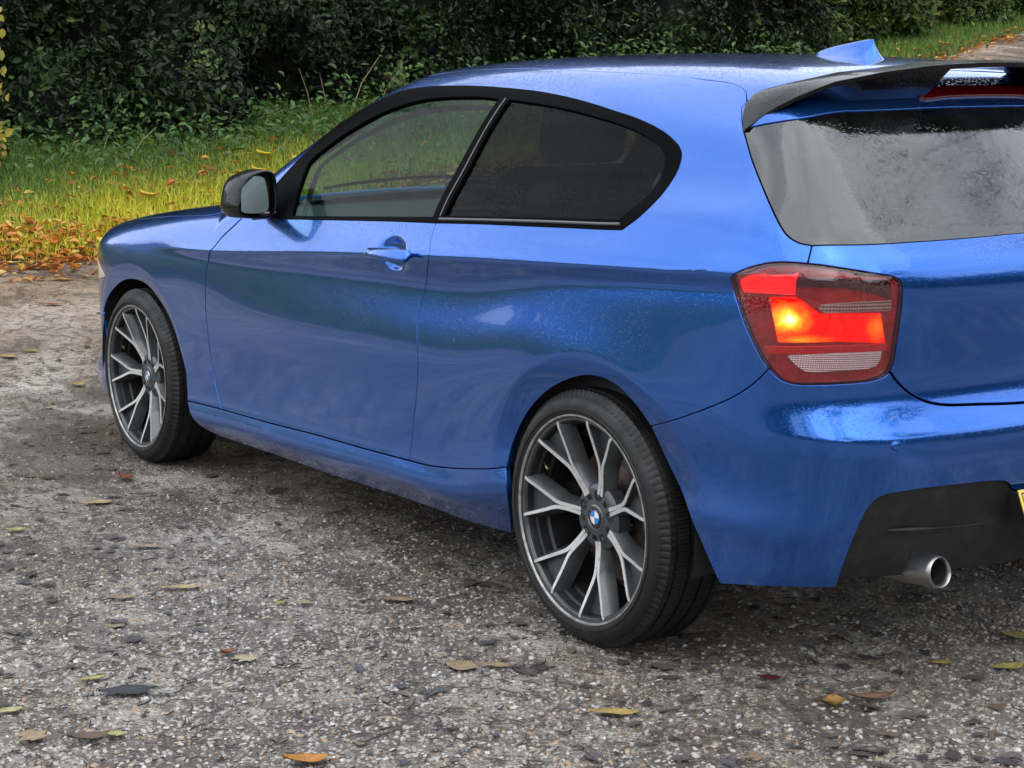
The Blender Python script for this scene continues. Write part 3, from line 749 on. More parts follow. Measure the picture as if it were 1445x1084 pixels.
# panel outlines on the body surface: (s, v) pairs, see lift_side
CUR = {
 'door_front': [(1.8551, 0.2061), (1.9168, 0.1636), (1.9858, 0.1207), (2.0293, 0.0795), (2.0709, 0.0434), (2.0866, -0.0055), (2.0945, -0.0656), (2.0937, -0.1364), (2.0786, -0.2267), (2.0593, -0.3127), (2.0296, -0.3708), (1.9840, -0.4170)],
 'belt_door': [(1.8551, 0.2061), (1.6409, 0.2055), (1.4509, 0.2146), (1.2328, 0.2253), (0.9488, 0.2389), (0.7039, 0.2481)],
 'door_rear': [(0.7039, 0.2481), (0.6994, 0.2069), (0.6831, 0.1552), (0.7153, 0.1107), (0.7415, 0.0597), (0.7545, -0.0008), (0.7531, -0.0549), (0.7443, -0.1151), (0.7557, -0.2121), (0.7784, -0.3064), (0.7944, -0.3909)],
 'seam_door': [(0.7944, -0.3909), (1.0455, -0.3969), (1.3149, -0.4017), (1.6396, -0.4103), (1.9840, -0.4170)],
 'seam_quarter': [(0.3256, -0.3409), (0.4269, -0.3574), (0.5656, -0.3765), (0.6906, -0.3878), (0.7944, -0.3909)],
 'seam_fender': [(1.9840, -0.4170), (2.1101, -0.4204), (2.2518, -0.4252)],
 'belt_quarter': [(0.7039, 0.2481), (0.4790, 0.2584), (0.2564, 0.2665), (0.0545, 0.2745), (-0.1038, 0.2801)],
 'frame_rear': [(-0.1038, 0.2801), (-0.1483, 0.3136), (-0.1762, 0.3572), (-0.1900, 0.4030), (-0.1981, 0.4473), (-0.1926, 0.4850), (-0.1716, 0.5097), (-0.1328, 0.5322), (-0.0767, 0.5558), (0.0031, 0.5778), (0.0824, 0.5975), (0.1717, 0.6149), (0.2666, 0.6340), (0.3672, 0.6528), (0.4646, 0.6676), (0.5676, 0.6806), (0.7014, 0.6916)],
 'frame_front': [(0.7014, 0.6916), (0.8223, 0.6992), (0.9639, 0.7032), (1.0862, 0.7033), (1.1902, 0.6970), (1.2786, 0.6805), (1.3282, 0.6557), (1.3881, 0.6238), (1.4608, 0.5879), (1.5221, 0.5412), (1.5856, 0.4659), (1.6512, 0.3938), (1.7234, 0.3173)],
 'glass_front': [(1.5594, 0.3947), (1.5419, 0.4205), (1.5065, 0.4485), (1.4208, 0.5111), (1.3389, 0.5595), (1.2627, 0.5980), (1.1783, 0.6268), (1.0913, 0.6458), (0.9498, 0.6562), (0.8053, 0.6569), (0.7086, 0.6508)],
 'glass_sail': [(1.5413, 0.2185), (1.5542, 0.2784), (1.5587, 0.3406), (1.5594, 0.3947)],
 'glass_bpillar': [(0.7086, 0.6508), (0.7241, 0.2622)],
 'glass_base': [(0.7241, 0.2622), (0.9565, 0.2502), (1.2398, 0.2350), (1.5413, 0.2185)],
 'qg_front': [(0.6695, 0.2693), (0.6621, 0.6485)],
 'qg_top': [(0.6621, 0.6485), (0.5138, 0.6345), (0.3732, 0.6177), (0.2349, 0.5954), (0.1043, 0.5719), (0.0064, 0.5465), (-0.0869, 0.5156), (-0.1276, 0.4852), (-0.1429, 0.4530), (-0.1456, 0.4163), (-0.1316, 0.3634), (-0.0813, 0.3035)],
 'qg_base': [(-0.0813, 0.3035), (0.1227, 0.2945), (0.4245, 0.2800), (0.6695, 0.2693)],
 'rarch': [(0.3969, -0.5285), (0.3119, -0.3835), (0.3229, -0.3407), (0.3105, -0.2980), (0.2530, -0.2182), (0.1575, -0.1437), (0.0564, -0.0961), (-0.0298, -0.0736), (-0.0885, -0.0735), (-0.1388, -0.0850), (-0.1960, -0.1199), (-0.2399, -0.1625)],
 'rarch2': [(-0.2399, -0.1625), (-0.2945, -0.2447), (-0.3628, -0.3131), (-0.4046, -0.3774), (-0.4380, -0.4273)],
 'farch': [(2.2573, -0.4258), (2.2681, -0.3880), (2.2752, -0.3478), (2.3417, -0.2544), (2.4072, -0.1859), (2.4627, -0.1451), (2.5277, -0.1086), (2.5912, -0.0877), (2.6682, -0.0820), (2.7556, -0.0887), (2.8218, -0.1041), (2.8794, -0.1258), (2.9479, -0.1582), (3.0027, -0.1962), (3.0466, -0.2437)],
 'farch_low': [(2.2573, -0.4258), (2.2127, -0.4521), (2.1694, -0.4844)],
 'sill_bot': [(2.1694, -0.4844), (2.1137, -0.5054), (1.6344, -0.5186), (1.1968, -0.5226), (0.8025, -0.5215), (0.3969, -0.5285)],
 'bumper_seam': [(-0.2399, -0.1625), (-0.3403, -0.1211), (-0.4162, -0.0859), (-0.4752, -0.0545), (-0.5135, -0.0274), (-0.5353, -0.0073), (-0.5489, 0.0081)],
 'lens_left': [(-0.5489, 0.0081), (-0.5334, 0.0276), (-0.5128, 0.0598), (-0.4955, 0.0926), (-0.4800, 0.1286), (-0.4676, 0.1573), (-0.4641, 0.1743)],
 'lens_top_a': [(-0.4641, 0.1743), (-0.4679, 0.1790), (-0.4779, 0.1847), (-0.4926, 0.1903), (-0.5063, 0.1950), (-0.5261, 0.1993), (-0.5482, 0.2025), (-0.5697, 0.2034), (-0.5958, 0.2021), (-0.6180, 0.2000)],
 'lens_top_b': [(-0.6180, 0.2000), (-0.6454, 0.1976), (-0.6745, 0.1939), (-0.7109, 0.1897), (-0.7483, 0.1857), (-0.7665, 0.1835), (-0.7772, 0.1808), (-0.7854, 0.1773), (-0.7901, 0.1710), (-0.7917, 0.1606)],
 'lens_right': [(-0.7917, 0.1606), (-0.7914, 0.1356), (-0.7895, 0.1103), (-0.7872, 0.0792), (-0.7837, 0.0448), (-0.7814, 0.0260), (-0.7785, 0.0140), (-0.7742, 0.0042)],
 'lens_bot': [(-0.7742, 0.0042), (-0.7669, -0.0029), (-0.7562, -0.0076), (-0.7378, -0.0118), (-0.7095, -0.0140), (-0.6796, -0.0149), (-0.6427, -0.0164), (-0.6055, -0.0173), (-0.5876, -0.0156), (-0.5745, -0.0117), (-0.5612, -0.0033), (-0.5489, 0.0081)],
 'hatch_gap': [(-0.6240, 0.2345), (-0.6179, 0.2000)],
 'window_corner': [(-0.3913, 0.5402), (-0.4157, 0.5009), (-0.4466, 0.4495), (-0.4960, 0.3730), (-0.5303, 0.3182), (-0.5577, 0.2759), (-0.5767, 0.2531), (-0.6000, 0.2393), (-0.6240, 0.2345)],
 'window_base': [(-0.6240, 0.2345), (-0.7196, 0.2417), (-0.8395, 0.2609), (-0.9896, 0.2831), (-1.1382, 0.3001)],
 'wing_side': [(-0.3613, 0.6303), (-0.3542, 0.6168), (-0.3664, 0.5871), (-0.3913, 0.5402)],
 'tg_lower': [(-0.7742, 0.0041), (-0.7963, -0.0233), (-0.8196, -0.0439), (-0.8511, -0.0612), (-0.8922, -0.0729), (-0.9823, -0.0831), (-1.1151, -0.0947)],
 'diff_side': [(-0.6833, -0.4036), (-0.6959, -0.3597), (-0.7118, -0.3095), (-0.7288, -0.2665), (-0.7425, -0.2420), (-0.7581, -0.2288), (-0.7799, -0.2238)],
 'diff_top': [(-0.7799, -0.2238), (-0.8446, -0.2274), (-0.9459, -0.2398), (-1.0227, -0.2501), (-1.0607, -0.2588), (-1.0803, -0.2713), (-1.0918, -0.2840)],
 'diff_bot': [(-0.6833, -0.4036), (-0.7038, -0.3912), (-0.7698, -0.4043), (-0.8709, -0.4312), (-0.9841, -0.4550), (-1.1965, -0.4853)],
 'bump_bot': [(-0.4380, -0.4273), (-0.5137, -0.4092), (-0.6011, -0.3975), (-0.6833, -0.4036)],
 'bump_crease': [(-0.6127, -0.0898), (-0.6515, -0.1042), (-0.7017, -0.1110), (-0.7866, -0.1177), (-0.8998, -0.1222), (-1.0976, -0.1310)],
 'tg_crease': [(-0.7128, 0.1948), (-0.7721, 0.1908), (-0.8256, 0.1939), (-0.9491, 0.2116), (-1.1032, 0.2295)],
 'sensor': [(-0.7868, -0.1303)],
 'hood_seam': [(2.0577, 0.2055), (2.1023, 0.1943), (2.1776, 0.1844), (2.3926, 0.1758), (2.5212, 0.1631)],
 'ditch': [(0.8173, 0.7961), (0.3667, 0.7674), (-0.0246, 0.7467), (-0.2670, 0.7182)],
 'lp_red': [(-0.4780, 0.1644), (-0.4818, 0.1686), (-0.5232, 0.1823), (-0.5610, 0.1860), (-0.5993, 0.1877), (-0.5952, 0.1716), (-0.5923, 0.1446), (-0.5503, 0.1466), (-0.4852, 0.1492), (-0.4804, 0.1548)],
 'lp_lit': [(-0.5427, 0.1402), (-0.5930, 0.1410), (-0.6134, 0.1305), (-0.6284, 0.1188), (-0.6394, 0.1118), (-0.6503, 0.1104), (-0.7545, 0.1126), (-0.7612, 0.0847), (-0.7665, 0.0587), (-0.6778, 0.0623), (-0.5633, 0.0581), (-0.5516, 0.1054)],
 'lp_grey': [(-0.6380, 0.1245), (-0.6451, 0.1276), (-0.7001, 0.1317), (-0.7745, 0.1370), (-0.7753, 0.1198), (-0.6526, 0.1133), (-0.6441, 0.1168)],
 'lp_band': [(-0.5969, 0.1693), (-0.6751, 0.1717), (-0.7706, 0.1746), (-0.7749, 0.1600), (-0.7729, 0.1422), (-0.7364, 0.1514), (-0.6755, 0.1578), (-0.5953, 0.1554)],
 'lp_rev': [(-0.5824, 0.0333), (-0.6685, 0.0395), (-0.7598, 0.0418), (-0.7579, 0.0272), (-0.7512, 0.0155), (-0.7369, 0.0109), (-0.6300, 0.0056), (-0.6152, 0.0070), (-0.6000, 0.0165)],
 'lp_strip': [(-0.5332, 0.0478), (-0.6538, 0.0524), (-0.7714, 0.0572), (-0.7733, 0.0439), (-0.6685, 0.0415), (-0.5451, 0.0342)],
}
# ---------------------------------------------------------------- paints and trims of the car
def paint():
    n = N('blue_paint')
    fl = n.vor(2600, out='Color'); g = n.new('ShaderNodeSeparateColor'); n.put(g.inputs[0], fl)
    base = n.mix(n.math('MULTIPLY', g.outputs[0], .35), (.010, .106, .46), (.032, .195, .67))
    geo = n.new('ShaderNodeNewGeometry'); sp_ = n.new('ShaderNodeSeparateXYZ'); n.put(sp_.inputs[0], geo.outputs['Normal'])
    up = n.ramp(sp_.outputs[2], (.02, 0.), (.35, 1.))
    # beads of rain: small round drops, thick on faces that catch rain
    w = n.noise(30, 2, vec=None)
    d1 = n.ramp(n.vor(145), (.15, 1.), (.32, 0.), interp='EASE'); d2 = n.ramp(n.vor(80), (.09, 1.), (.21, 0.), interp='EASE')
    dm = n.math('MULTIPLY', n.math('MAXIMUM', d1, d2), n.math('MULTIPLY', up, n.ramp(n.noise(6, 3), (.36, .25), (.58, 1.))))
    b = n.bump(dm, .0014, .6)
    # road film low on the body
    pos = n.new('ShaderNodeSeparateXYZ'); n.put(pos.inputs[0], n.obj())
    low = n.ramp(pos.outputs[2], (.15, 1.), (.62, 0.))
    dirt = n.math('MULTIPLY', low, n.ramp(n.noise(9, 6, .65, vec=n.map((1, 1, 2.2))), (.3, 0.), (.85, .20)))
    col = n.mix(dirt, base, (.11, .095, .08))
    rough = n.math('ADD', n.math('MULTIPLY', dirt, .8), .21)
    wav = n.bump(dm, .0012, .2)
    cw = n.math('SUBTRACT', 1.0, n.math('MULTIPLY', dirt, 1.6), True)
    return n.done(n.bsdf(col, rough, n.math('SUBTRACT', .9, n.math('MULTIPLY', dirt, 2.0), True), cw, normal=wav, coat_normal=b, coat_rough=.035))
def two_sided_ior(n):
    g = n.new('ShaderNodeNewGeometry'); return n.math('SUBTRACT', 1.52, n.math('MULTIPLY', g.outputs['Backfacing'], 1.52 - 1 / 1.52))
def glass(name, tint, drop_scale=120, amount=.5, refl=1.0, haze=0.0):
    n = N(name)
    tr = n.new('ShaderNodeBsdfTransparent'); n.put(tr.inputs[0], tint)
    msk = n.ramp(n.noise(5, 4, .6), (.40, .15), (.62, 1.))
    d = n.math('MULTIPLY', n.math('MAXIMUM', n.ramp(n.vor(drop_scale), (.2, 1.), (.42, 0.)), n.ramp(n.vor(drop_scale * .42), (.13, 1.), (.3, 0.))), msk)
    run = n.ramp(n.noise(26, 4, .6, vec=n.map((1, 1, .16))), (.52, 0.), (.72, 1.))
    hgt = n.math('ADD', d, n.math('MULTIPLY', run, .35))
    b = n.bump(hgt, .0012, amount)
    gl = n.new('ShaderNodeBsdfGlossy'); gl.inputs['Roughness'].default_value = .02 if refl < 2 else .045; n.put(gl.inputs['Normal'], b)
    fr = n.new('ShaderNodeFresnel'); n.put(fr.inputs['IOR'], two_sided_ior(n)); n.put(fr.inputs['Normal'], b)
    f2 = n.math('MULTIPLY', fr.outputs[0], refl, True)
    mxs = n.new('ShaderNodeMixShader'); n.put(mxs.inputs[0], f2); n.put(mxs.inputs[1], tr.outputs[0]); n.put(mxs.inputs[2], gl.outputs[0])
    sh = mxs.outputs[0]
    if haze:
        df = n.new('ShaderNodeBsdfDiffuse'); df.inputs[0].default_value = (.55, .6, .62, 1)
        m2 = n.new('ShaderNodeMixShader'); n.put(m2.inputs[0], n.math('MULTIPLY', n.math('ADD', n.math('MULTIPLY', d, .6), n.ramp(n.noise(3, 5, .65), (.4, .15), (.7, .9))), haze)); n.put(m2.inputs[1], sh); n.put(m2.inputs[2], df.outputs[0]); sh = m2.outputs[0]
    return n.done(sh)
M_PAINT = paint()
M_TRIM = simple('black_rubber_trim', (.0022, .0022, .0025), .38, bump=.0002, bscale=500, spec=.015)
M_GLOSS = simple('gloss_black', (.006, .006, .007), .08, coat=1, var=.2)
def wet_black():
    n = N('wet_gloss_black'); d = n.math('MAXIMUM', n.ramp(n.vor(150), (.2, 1.), (.4, 0.)), n.ramp(n.vor(60), (.12, 1.), (.28, 0.)))
    return n.done(n.bsdf((.003, .003, .0035), .3, spec=.1, coat=.55, coat_normal=n.bump(n.math('MULTIPLY', d, n.ramp(n.noise(8, 3), (.4, 0.), (.6, 1.))), .0012, .6)))
M_WETBLK = wet_black()
def dirty_plastic():
    n = N('dirty_black_plastic')
    f = n.ramp(n.noise(16, 7, .7), (.45, 0.), (.8, .55)); sp_ = n.ramp(n.vor(90), (.05, .5), (.16, 0.))
    c = n.mix(n.math('MAXIMUM', f, n.math('MULTIPLY', sp_, n.ramp(n.noise(7, 2), (.5, 0.), (.6, 1.)))), (.0045, .0045, .005), (.045, .04, .031))
    return n.done(n.bsdf(c, .6, normal=n.bump(n.noise(420, 2), .0005)))
M_PLASTIC = dirty_plastic()
M_DARK = simple('underbody_black', (.008, .008, .008), .8)
M_LINING = simple('dark_headlining', (.03, .031, .033), .85)
M_SEAT = simple('black_seat_cloth', (.012, .012, .013), .8, bump=.0008, bscale=400)
M_DASH = simple('dark_dashboard', (.02, .021, .023), .55, bump=.0004, bscale=600)
M_GL_FRONT = glass('side_window_glass', (.30, .50, .39), 170, .25, .42)
M_GL_QUART = glass('privacy_glass', (.07, .085, .085), 120, .4, .24)
M_GL_REAR = glass('rear_privacy_glass', (.07, .085, .085), 130, .20, 2.5, haze=.012)
M_GL_WIND = glass('windscreen_glass', (.66, .78, .74), 160, .3, 1.0)
M_STEEL = simple('brushed_steel', (.36, .365, .37), .34, 1.0, var=.1, vscale=60)
M_CHROME = simple('satin_trim', (.30, .31, .32), .3, .8)

CAR = tag(empty('hatchback_car'), 'wet blue three-door hatchback with black rear wing and lit tail lamp', 'car')
C = CUR
mid = -PIV * math.pi / 2
cz = crease_pts(crease_z, -.55, 2.5)
cup = np.array([(.881 + .085 * r * math.cos(t), .158 + .046 * r * math.sin(t)) for r in np.linspace(.1, 1.1, 9) for t in np.arange(0, 6.28, .22)])

# body side: rear quarter, rear pillar and roof rail in one pressing, as on the real car
foot = [C['frame_front'][-1], C['door_front'][0]]
foot2 = [C['door_front'][0], C['hood_seam'][0]]
scr_xy = [(2.03, .785), (1.95, .742), (1.75, .66), (1.55, .578), (1.36, .505)]
scr = pts_top(scr_xy)
ditch_xy = [(1.36, .505), (1.1, .499), (.82, .502), (.37, .526), (-.02, .538), (-.17, .545), (-.225, .562), (-.262, .588)]
ditch = pts_top(ditch_xy)
ws0 = C['wing_side'][0]
ditch[-1] = ws0
panel('body_side', [(C['belt_quarter'], 1), (C['frame_rear'], 1), (C['frame_front'], 1), (foot, 0), (foot2, 1), ([C['hood_seam'][0], scr[0]], 0), (scr, 1), (ditch, .6),
      (C['wing_side'] + C['window_corner'][1:], 1.3), (C['hatch_gap'], 1), (rev(C['lens_top_a']), 1), (rev(C['lens_left']), 1), (rev(C['bumper_seam']), 1),
      (rev(C['rarch']) [:-1], 1.5) if False else (rev(C['rarch'])[:rev(C['rarch']).index(C['rarch'][2]) + 1], 1.5),
      ([C['rarch'][2], C['seam_quarter'][0]], 0), (C['seam_quarter'], 1), (rev(C['door_rear']), 1)], M_PAINT, CAR, extra=cz, lining=(M_LINING, .035))
DOOR = panel('door', [(C['belt_door'], 1), (C['door_rear'], 1), (C['seam_door'], 1), (rev(C['door_front']), 1.6)], M_PAINT, CAR, extra=np.vstack([cz, cup]), h=.014)
# front wing with its seam to the bonnet
hx = [(2.521, .80), (2.8, .785), (3.05, .755), (3.25, .69), (3.33, .63)]
hood_side_sv = [C['hood_seam'][0], C['hood_seam'][2]] + pts_top(hx)
lamp_top = pts_side([(2.975, .655), (3.05, .700), (3.15, .735)]) + pts_top([(3.28, .675), (3.33, .63)])
f_front = [C['farch'][-1]] + pts_side([(3.06, .56), (3.02, .62), (2.975, .655)])
panel('front_wing', [(C['door_front'], 1.6), (C['seam_fender'], 1), (C['farch'], 1.5), (f_front, 1), (lamp_top, 1), (rev(hood_side_sv), 1), (rev(foot2), 1)], M_PAINT, CAR, extra=cz)
panel('sill', [([C['seam_quarter'][0]] + C['seam_quarter'][1:] + C['seam_door'][1:] + C['seam_fender'][1:], 1), (C['farch_low'], 1), (C['sill_bot'], 1),
      ([C['rarch'][0], C['rarch'][1], C['seam_quarter'][0]], 1)], M_PAINT, CAR, h=.012)
# roof, bonnet, windscreen
def lift_xy(uv): return lift_top(uv)
roof_l = [(x, y - .0) for x, y in ditch_xy]
rear_seam = [(-.262, .588), (-.268, .56), (-.298, .52), (-.318, .45), (-.326, .3), (-.33, 0)]
front_seam = [(1.36, .505), (1.40, .3), (1.415, 0)]
panel('roof', [(roof_l, .6), (rear_seam + mir_y(rev(rear_seam))[1:], 1), (mir_y(rev(roof_l)), .6), (mir_y(front_seam) + rev(front_seam)[1:], 1)], M_PAINT, CAR, lift=lift_xy, mirror=False, h=.02, lining=(M_LINING, .03))
panel('windscreen', [(rev(front_seam) if False else front_seam + mir_y(rev(front_seam))[1:], 1), (mir_y(rev(scr_xy)), 1), ([(2.03, -.785), (2.10, -.4), (2.125, 0), (2.10, .4), (2.03, .785)], 1), (scr_xy, 1)], M_GL_WIND, CAR, lift=lift_xy, mirror=False, h=.03, off=-.004)
hood_l = [(2.058, .802), (2.178, .812)] + hx
panel('bonnet', [(hood_l, 1), ([(3.33, .63), (3.395, .4), (3.42, 0), (3.395, -.4), (3.33, -.63)], 1), (mir_y(rev(hood_l)), 1), ([(2.058, -.802), (2.12, -.4), (2.145, 0), (2.12, .4), (2.058, .802)], 1)], M_PAINT, CAR, lift=lift_xy, mirror=False, h=.025)

# nose
def lift_nose(uv):
    th = uv[:, 0] / .87; n_ = len(uv)
    return cast(np.stack([np.full(n_, 2.55), np.zeros(n_), uv[:, 1]], 1), np.stack([np.sin(th), np.cos(th), np.zeros(n_)], 1), .02, 1.5)
def nose_pts(L_):
    P = lift_side(np.array(L_, float)); return [(.87 * math.atan2(p[0] - 2.55, p[1]), p[2]) for p in P]
def nose_top(L_):
    P = lift_top(np.array(L_, float)); return [(.87 * math.atan2(p[0] - 2.55, p[1]), p[2]) for p in P]
nm = .87 * math.pi
mir_n = lambda c: [(nm - a, z) for a, z in c]
n_side = nose_pts(f_front); lamp_bot = [n_side[-1], (.70, .60), (.93, .60), (1.0, .66)]
lamp_in = [lamp_bot[-1]] + nose_top([(3.33, .63)])
lid = nose_top([(3.33, .63), (3.395, .4), (3.42, 0.0)])
n_bot = [(nm / 2, .19), (.9, .19), (.62, .20), n_side[0]]
n_low = [n_side[0], (n_side[0][0] - .01, .35), (n_side[0][0] - .03, .20)]
panel('front_bumper', [(n_low[::-1], 1), (n_side, 1), (lamp_bot, 1), (lamp_in, 1), (lid + mir_n(rev(lid))[1:], 1), (mir_n(rev(lamp_in)), 1), (mir_n(rev(lamp_bot)), 1), (mir_n(rev(n_side)), 1), (mir_n(n_low), 1),
      (mir_n([n_low[-1], (.62, .2), (.9, .19)]) + [(nm / 2, .19), (.9, .19), (.62, .2), n_low[-1]], 1)], M_PAINT, CAR, lift=lift_nose, mirror=False, h=.022)
M_HEADL = simple('headlamp_lens', (.75, .68, .48), .12, coat=1)
panel('headlight', [(lamp_bot, 1), (lamp_in, 1), (rev(nose_pts(lamp_top)), 1)], M_HEADL, CAR, lift=lift_nose, h=.02)
for sg in (1, -1):
    k = [(nm / 2 - sg * a, z) for a, z in ((.03, .52), (.035, .66), (.10, .675), (.25, .665), (.27, .62), (.22, .54), (.12, .515), (.03, .52))]
    panel('grille', [(k, 0)], M_GLOSS, CAR, lift=lift_nose, mirror=False, h=.03, off=.006, flange=.02, skirt_all=True)
k = [(nm / 2 - .42, .25), (nm / 2 - .45, .40), (nm / 2, .42), (nm / 2 + .45, .40), (nm / 2 + .42, .25), (nm / 2, .24), (nm / 2 - .42, .25)]
panel('air_intake', [(k, 0)], M_PLASTIC, CAR, lift=lift_nose, mirror=False, h=.03, off=.004, flange=.01, skirt_all=True)

# window surrounds and glass
fo = C['frame_front']
panel('window_frame', [(C['belt_door'][1:], 0), ([C['belt_door'][-1], C['glass_bpillar'][-1]], 0), (C['glass_base'], 0), (C['glass_sail'], 0), (C['glass_front'], 0), ([C['glass_front'][-1], C['frame_rear'][-1]], 0), (fo, 0),
      ([fo[-1], C['belt_door'][1]], 0)], M_TRIM, CAR, h=.012, off=.002, flange=.012, skirt_all=True)
bp_f = [C['belt_door'][-1], C['frame_rear'][-1]]
panel('centre_pillar', [(rev(C['glass_bpillar']), 0), ([C['glass_front'][-1], C['frame_rear'][-1]], 0), ([C['frame_rear'][-1], C['qg_front'][-1]], 0), (rev(C['qg_front']), 0), ([C['qg_front'][0], C['belt_door'][-1]], 0), ([C['belt_door'][-1], C['glass_bpillar'][-1]], 0)],
      M_TRIM, CAR, h=.012, off=.003, flange=.012, skirt_all=True)
panel('quarter_window_frame', [(C['frame_rear'], 0), ([C['frame_rear'][-1], C['qg_top'][0]], 0), (C['qg_top'], 0), (C['qg_base'], 0), ([C['qg_front'][0], C['belt_quarter'][0]], 0), (C['belt_quarter'], 0)], M_TRIM, CAR, h=.012, off=.002, flange=.012, skirt_all=True)
panel('side_window', [(rev(C['glass_bpillar']) if False else C['glass_bpillar'], 0), (C['glass_base'], 0), (C['glass_sail'], 0), (C['glass_front'], 0)], M_GL_FRONT, CAR, h=.03, off=-.006, flange=0)
panel('quarter_window', [(C['qg_top'], 0), (C['qg_base'], 0), (C['qg_front'], 0)], M_GL_QUART, CAR, h=.03, off=-.005, flange=0)

# centre-pillar highlight built as a grey tube and grey strip under the quarter glass
M_TRIM_HL = simple('grey_trim_and_highlight', (.10, .105, .11), .28, .3)
def lerpc(a, b, t): return [tuple((1 - t) * np.array(p) + t * np.array(q)) for p, q in zip(a, b)]
for a_, b_, t_, r_, nm_ in ((rev(C['glass_bpillar']), C['qg_front'], .66, .0022, 'pillar_highlight'), ([C['belt_quarter'][0], C['belt_quarter'][2], C['belt_quarter'][4]], [C['qg_base'][3], C['qg_base'][1], C['qg_base'][0]], .50, .0042, 'window_strip')):
    q = crspline(np.array(lerpc(a_, b_, t_)), .03); Pq = lift_side(q); Nq = normal(Pq)
    for sg in (1, -1): tube(nm_, [(p + n_ * .0032) * (1, sg, 1) for p, n_ in zip(Pq, Nq)], r_, M_TRIM_HL, CAR, 8)

# dark inner frame seen through the door glass
gO = C['glass_sail'] + C['glass_front'][1:]; gc = np.mean(gO, 0)
gI = []
for q in gO:
    v = np.array(q) - (gc + np.array((-.12, -.10))); l = np.linalg.norm(v); gI.append(tuple(np.array(q) - v / l * .034))
panel('inner_door_frame', [(gO, 0), ([gO[-1], gI[-1]], 0), (rev(gI), 0), ([gI[0], gO[0]], 0)], M_DARK, CAR, h=.02, off=-.034, flange=0)

# tail: bumper, tailgate, rear window
tgl = C['tg_lower']; c_tg = pts_rear([(0, .655)])[0]; c_wb = pts_rear([(0, 1.033)])[0]
wb = C['window_base'] + [c_wb]
full = lambda c: c + mir_s(rev(c))[1:]
half_tgl = tgl + [c_tg]
tgx = np.vstack([pts_rear([(y, .966 + dz) for y in np.arange(-.66, .66, .012)]) for dz in (-.012, -.005, .003, .010)])
panel('tailgate', [(full(wb), 1.3), (mir_s(rev(C['hatch_gap'])) [::-1] if False else mir_s(C['hatch_gap']), 1), (mir_s(C['lens_top_b']), 1), (mir_s(C['lens_right']), 1), (mir_s(tgl) + rev(half_tgl), 1.5), (rev(C['lens_right']), 1), (rev(C['lens_top_b']), 1), (rev(C['hatch_gap']), 1)],
      M_PAINT, CAR, mirror=False, h=.016, extra=tgx)
top_rw = [C['window_corner'][0]] + pts_rear([(.58, 1.285), (.45, 1.30), (.2, 1.305), (0, 1.306)])
panel('rear_window', [(full(top_rw), 1), (mir_s(C['window_corner']), 1), (mir_s(rev(full(wb))) if False else rev(full(wb)), 1), (rev(C['window_corner']), 1)], M_GL_REAR, CAR, mirror=False, h=.025, off=-.003)
seam_sv = pts_top(rear_seam); seam_sv[0] = ws0
panel('tailgate_spoiler', [(full(seam_sv), 1), (mir_s(C['wing_side']), 1), (rev(full(top_rw)), 1), (rev(C['wing_side']), 1)], M_PAINT, CAR, mirror=False, h=.018, off=.0)
half_d = [C['diff_top'][0]] + C['diff_top'][1:]; c_dt = pts_rear([(0, .455)])[0]
dt = half_d + [c_dt]
bx = np.vstack([pts_rear([(y, .618 + dz) for y in np.arange(-.72, .72, .012)]) for dz in (-.014, -.006, .0, .006, .014)])
panel('rear_bumper', [(C['rarch2'], 1.5), (C['bump_bot'], 1), (C['diff_side'], 1), (full(dt), 1), (mir_s(rev(C['diff_side'])), 1), (mir_s(rev(C['bump_bot'])), 1), (mir_s(rev(C['rarch2'])), 1.5), (mir_s(C['bumper_seam']), 1),
      (mir_s(rev(C['lens_bot'])), 1), (mir_s(tgl) + rev(half_tgl), 1.5), (C['lens_bot'], 1), (rev(C['bumper_seam']), 1)], M_PAINT, CAR, mirror=False, h=.016, extra=bx, flange=.025)
c_db = pts_rear([(0, .335)])[0]; db = C['diff_bot'] + [c_db]
panel('rear_diffuser', [(C['diff_side'], 1), (full(dt), 1), (mir_s(rev(C['diff_side'])), 1), (mir_s(db) [::1] + rev(db)[1:], 0)], M_PLASTIC, CAR, mirror=False, h=.02, off=-.006, flange=.03, skirt_all=True)
# ---------------------------------------------------------------- tail lamps
def lens_mat():
    n = N('red_lamp_lens'); tr = n.new('ShaderNodeBsdfTransparent'); tr.inputs[0].default_value = (.94, .78, .79, 1)
    d = n.math('MULTIPLY', n.math('MAXIMUM', n.ramp(n.vor(150), (.2, 1.), (.42, 0.)), n.ramp(n.vor(60), (.12, 1.), (.28, 0.))), n.ramp(n.noise(9, 3), (.38, 0.1), (.6, 1.)))
    b = n.bump(d, .0012, .5)
    gl = n.new('ShaderNodeBsdfGlossy'); gl.inputs['Roughness'].default_value = .04; n.put(gl.inputs['Normal'], b)
    fr = n.new('ShaderNodeFresnel'); n.put(fr.inputs['IOR'], two_sided_ior(n)); n.put(fr.inputs['Normal'], b)
    m = n.new('ShaderNodeMixShader'); n.put(m.inputs[0], n.math('MULTIPLY', fr.outputs[0], 1.7, True)); n.put(m.inputs[1], tr.outputs[0]); n.put(m.inputs[2], gl.outputs[0])
    return n.done(m.outputs[0])
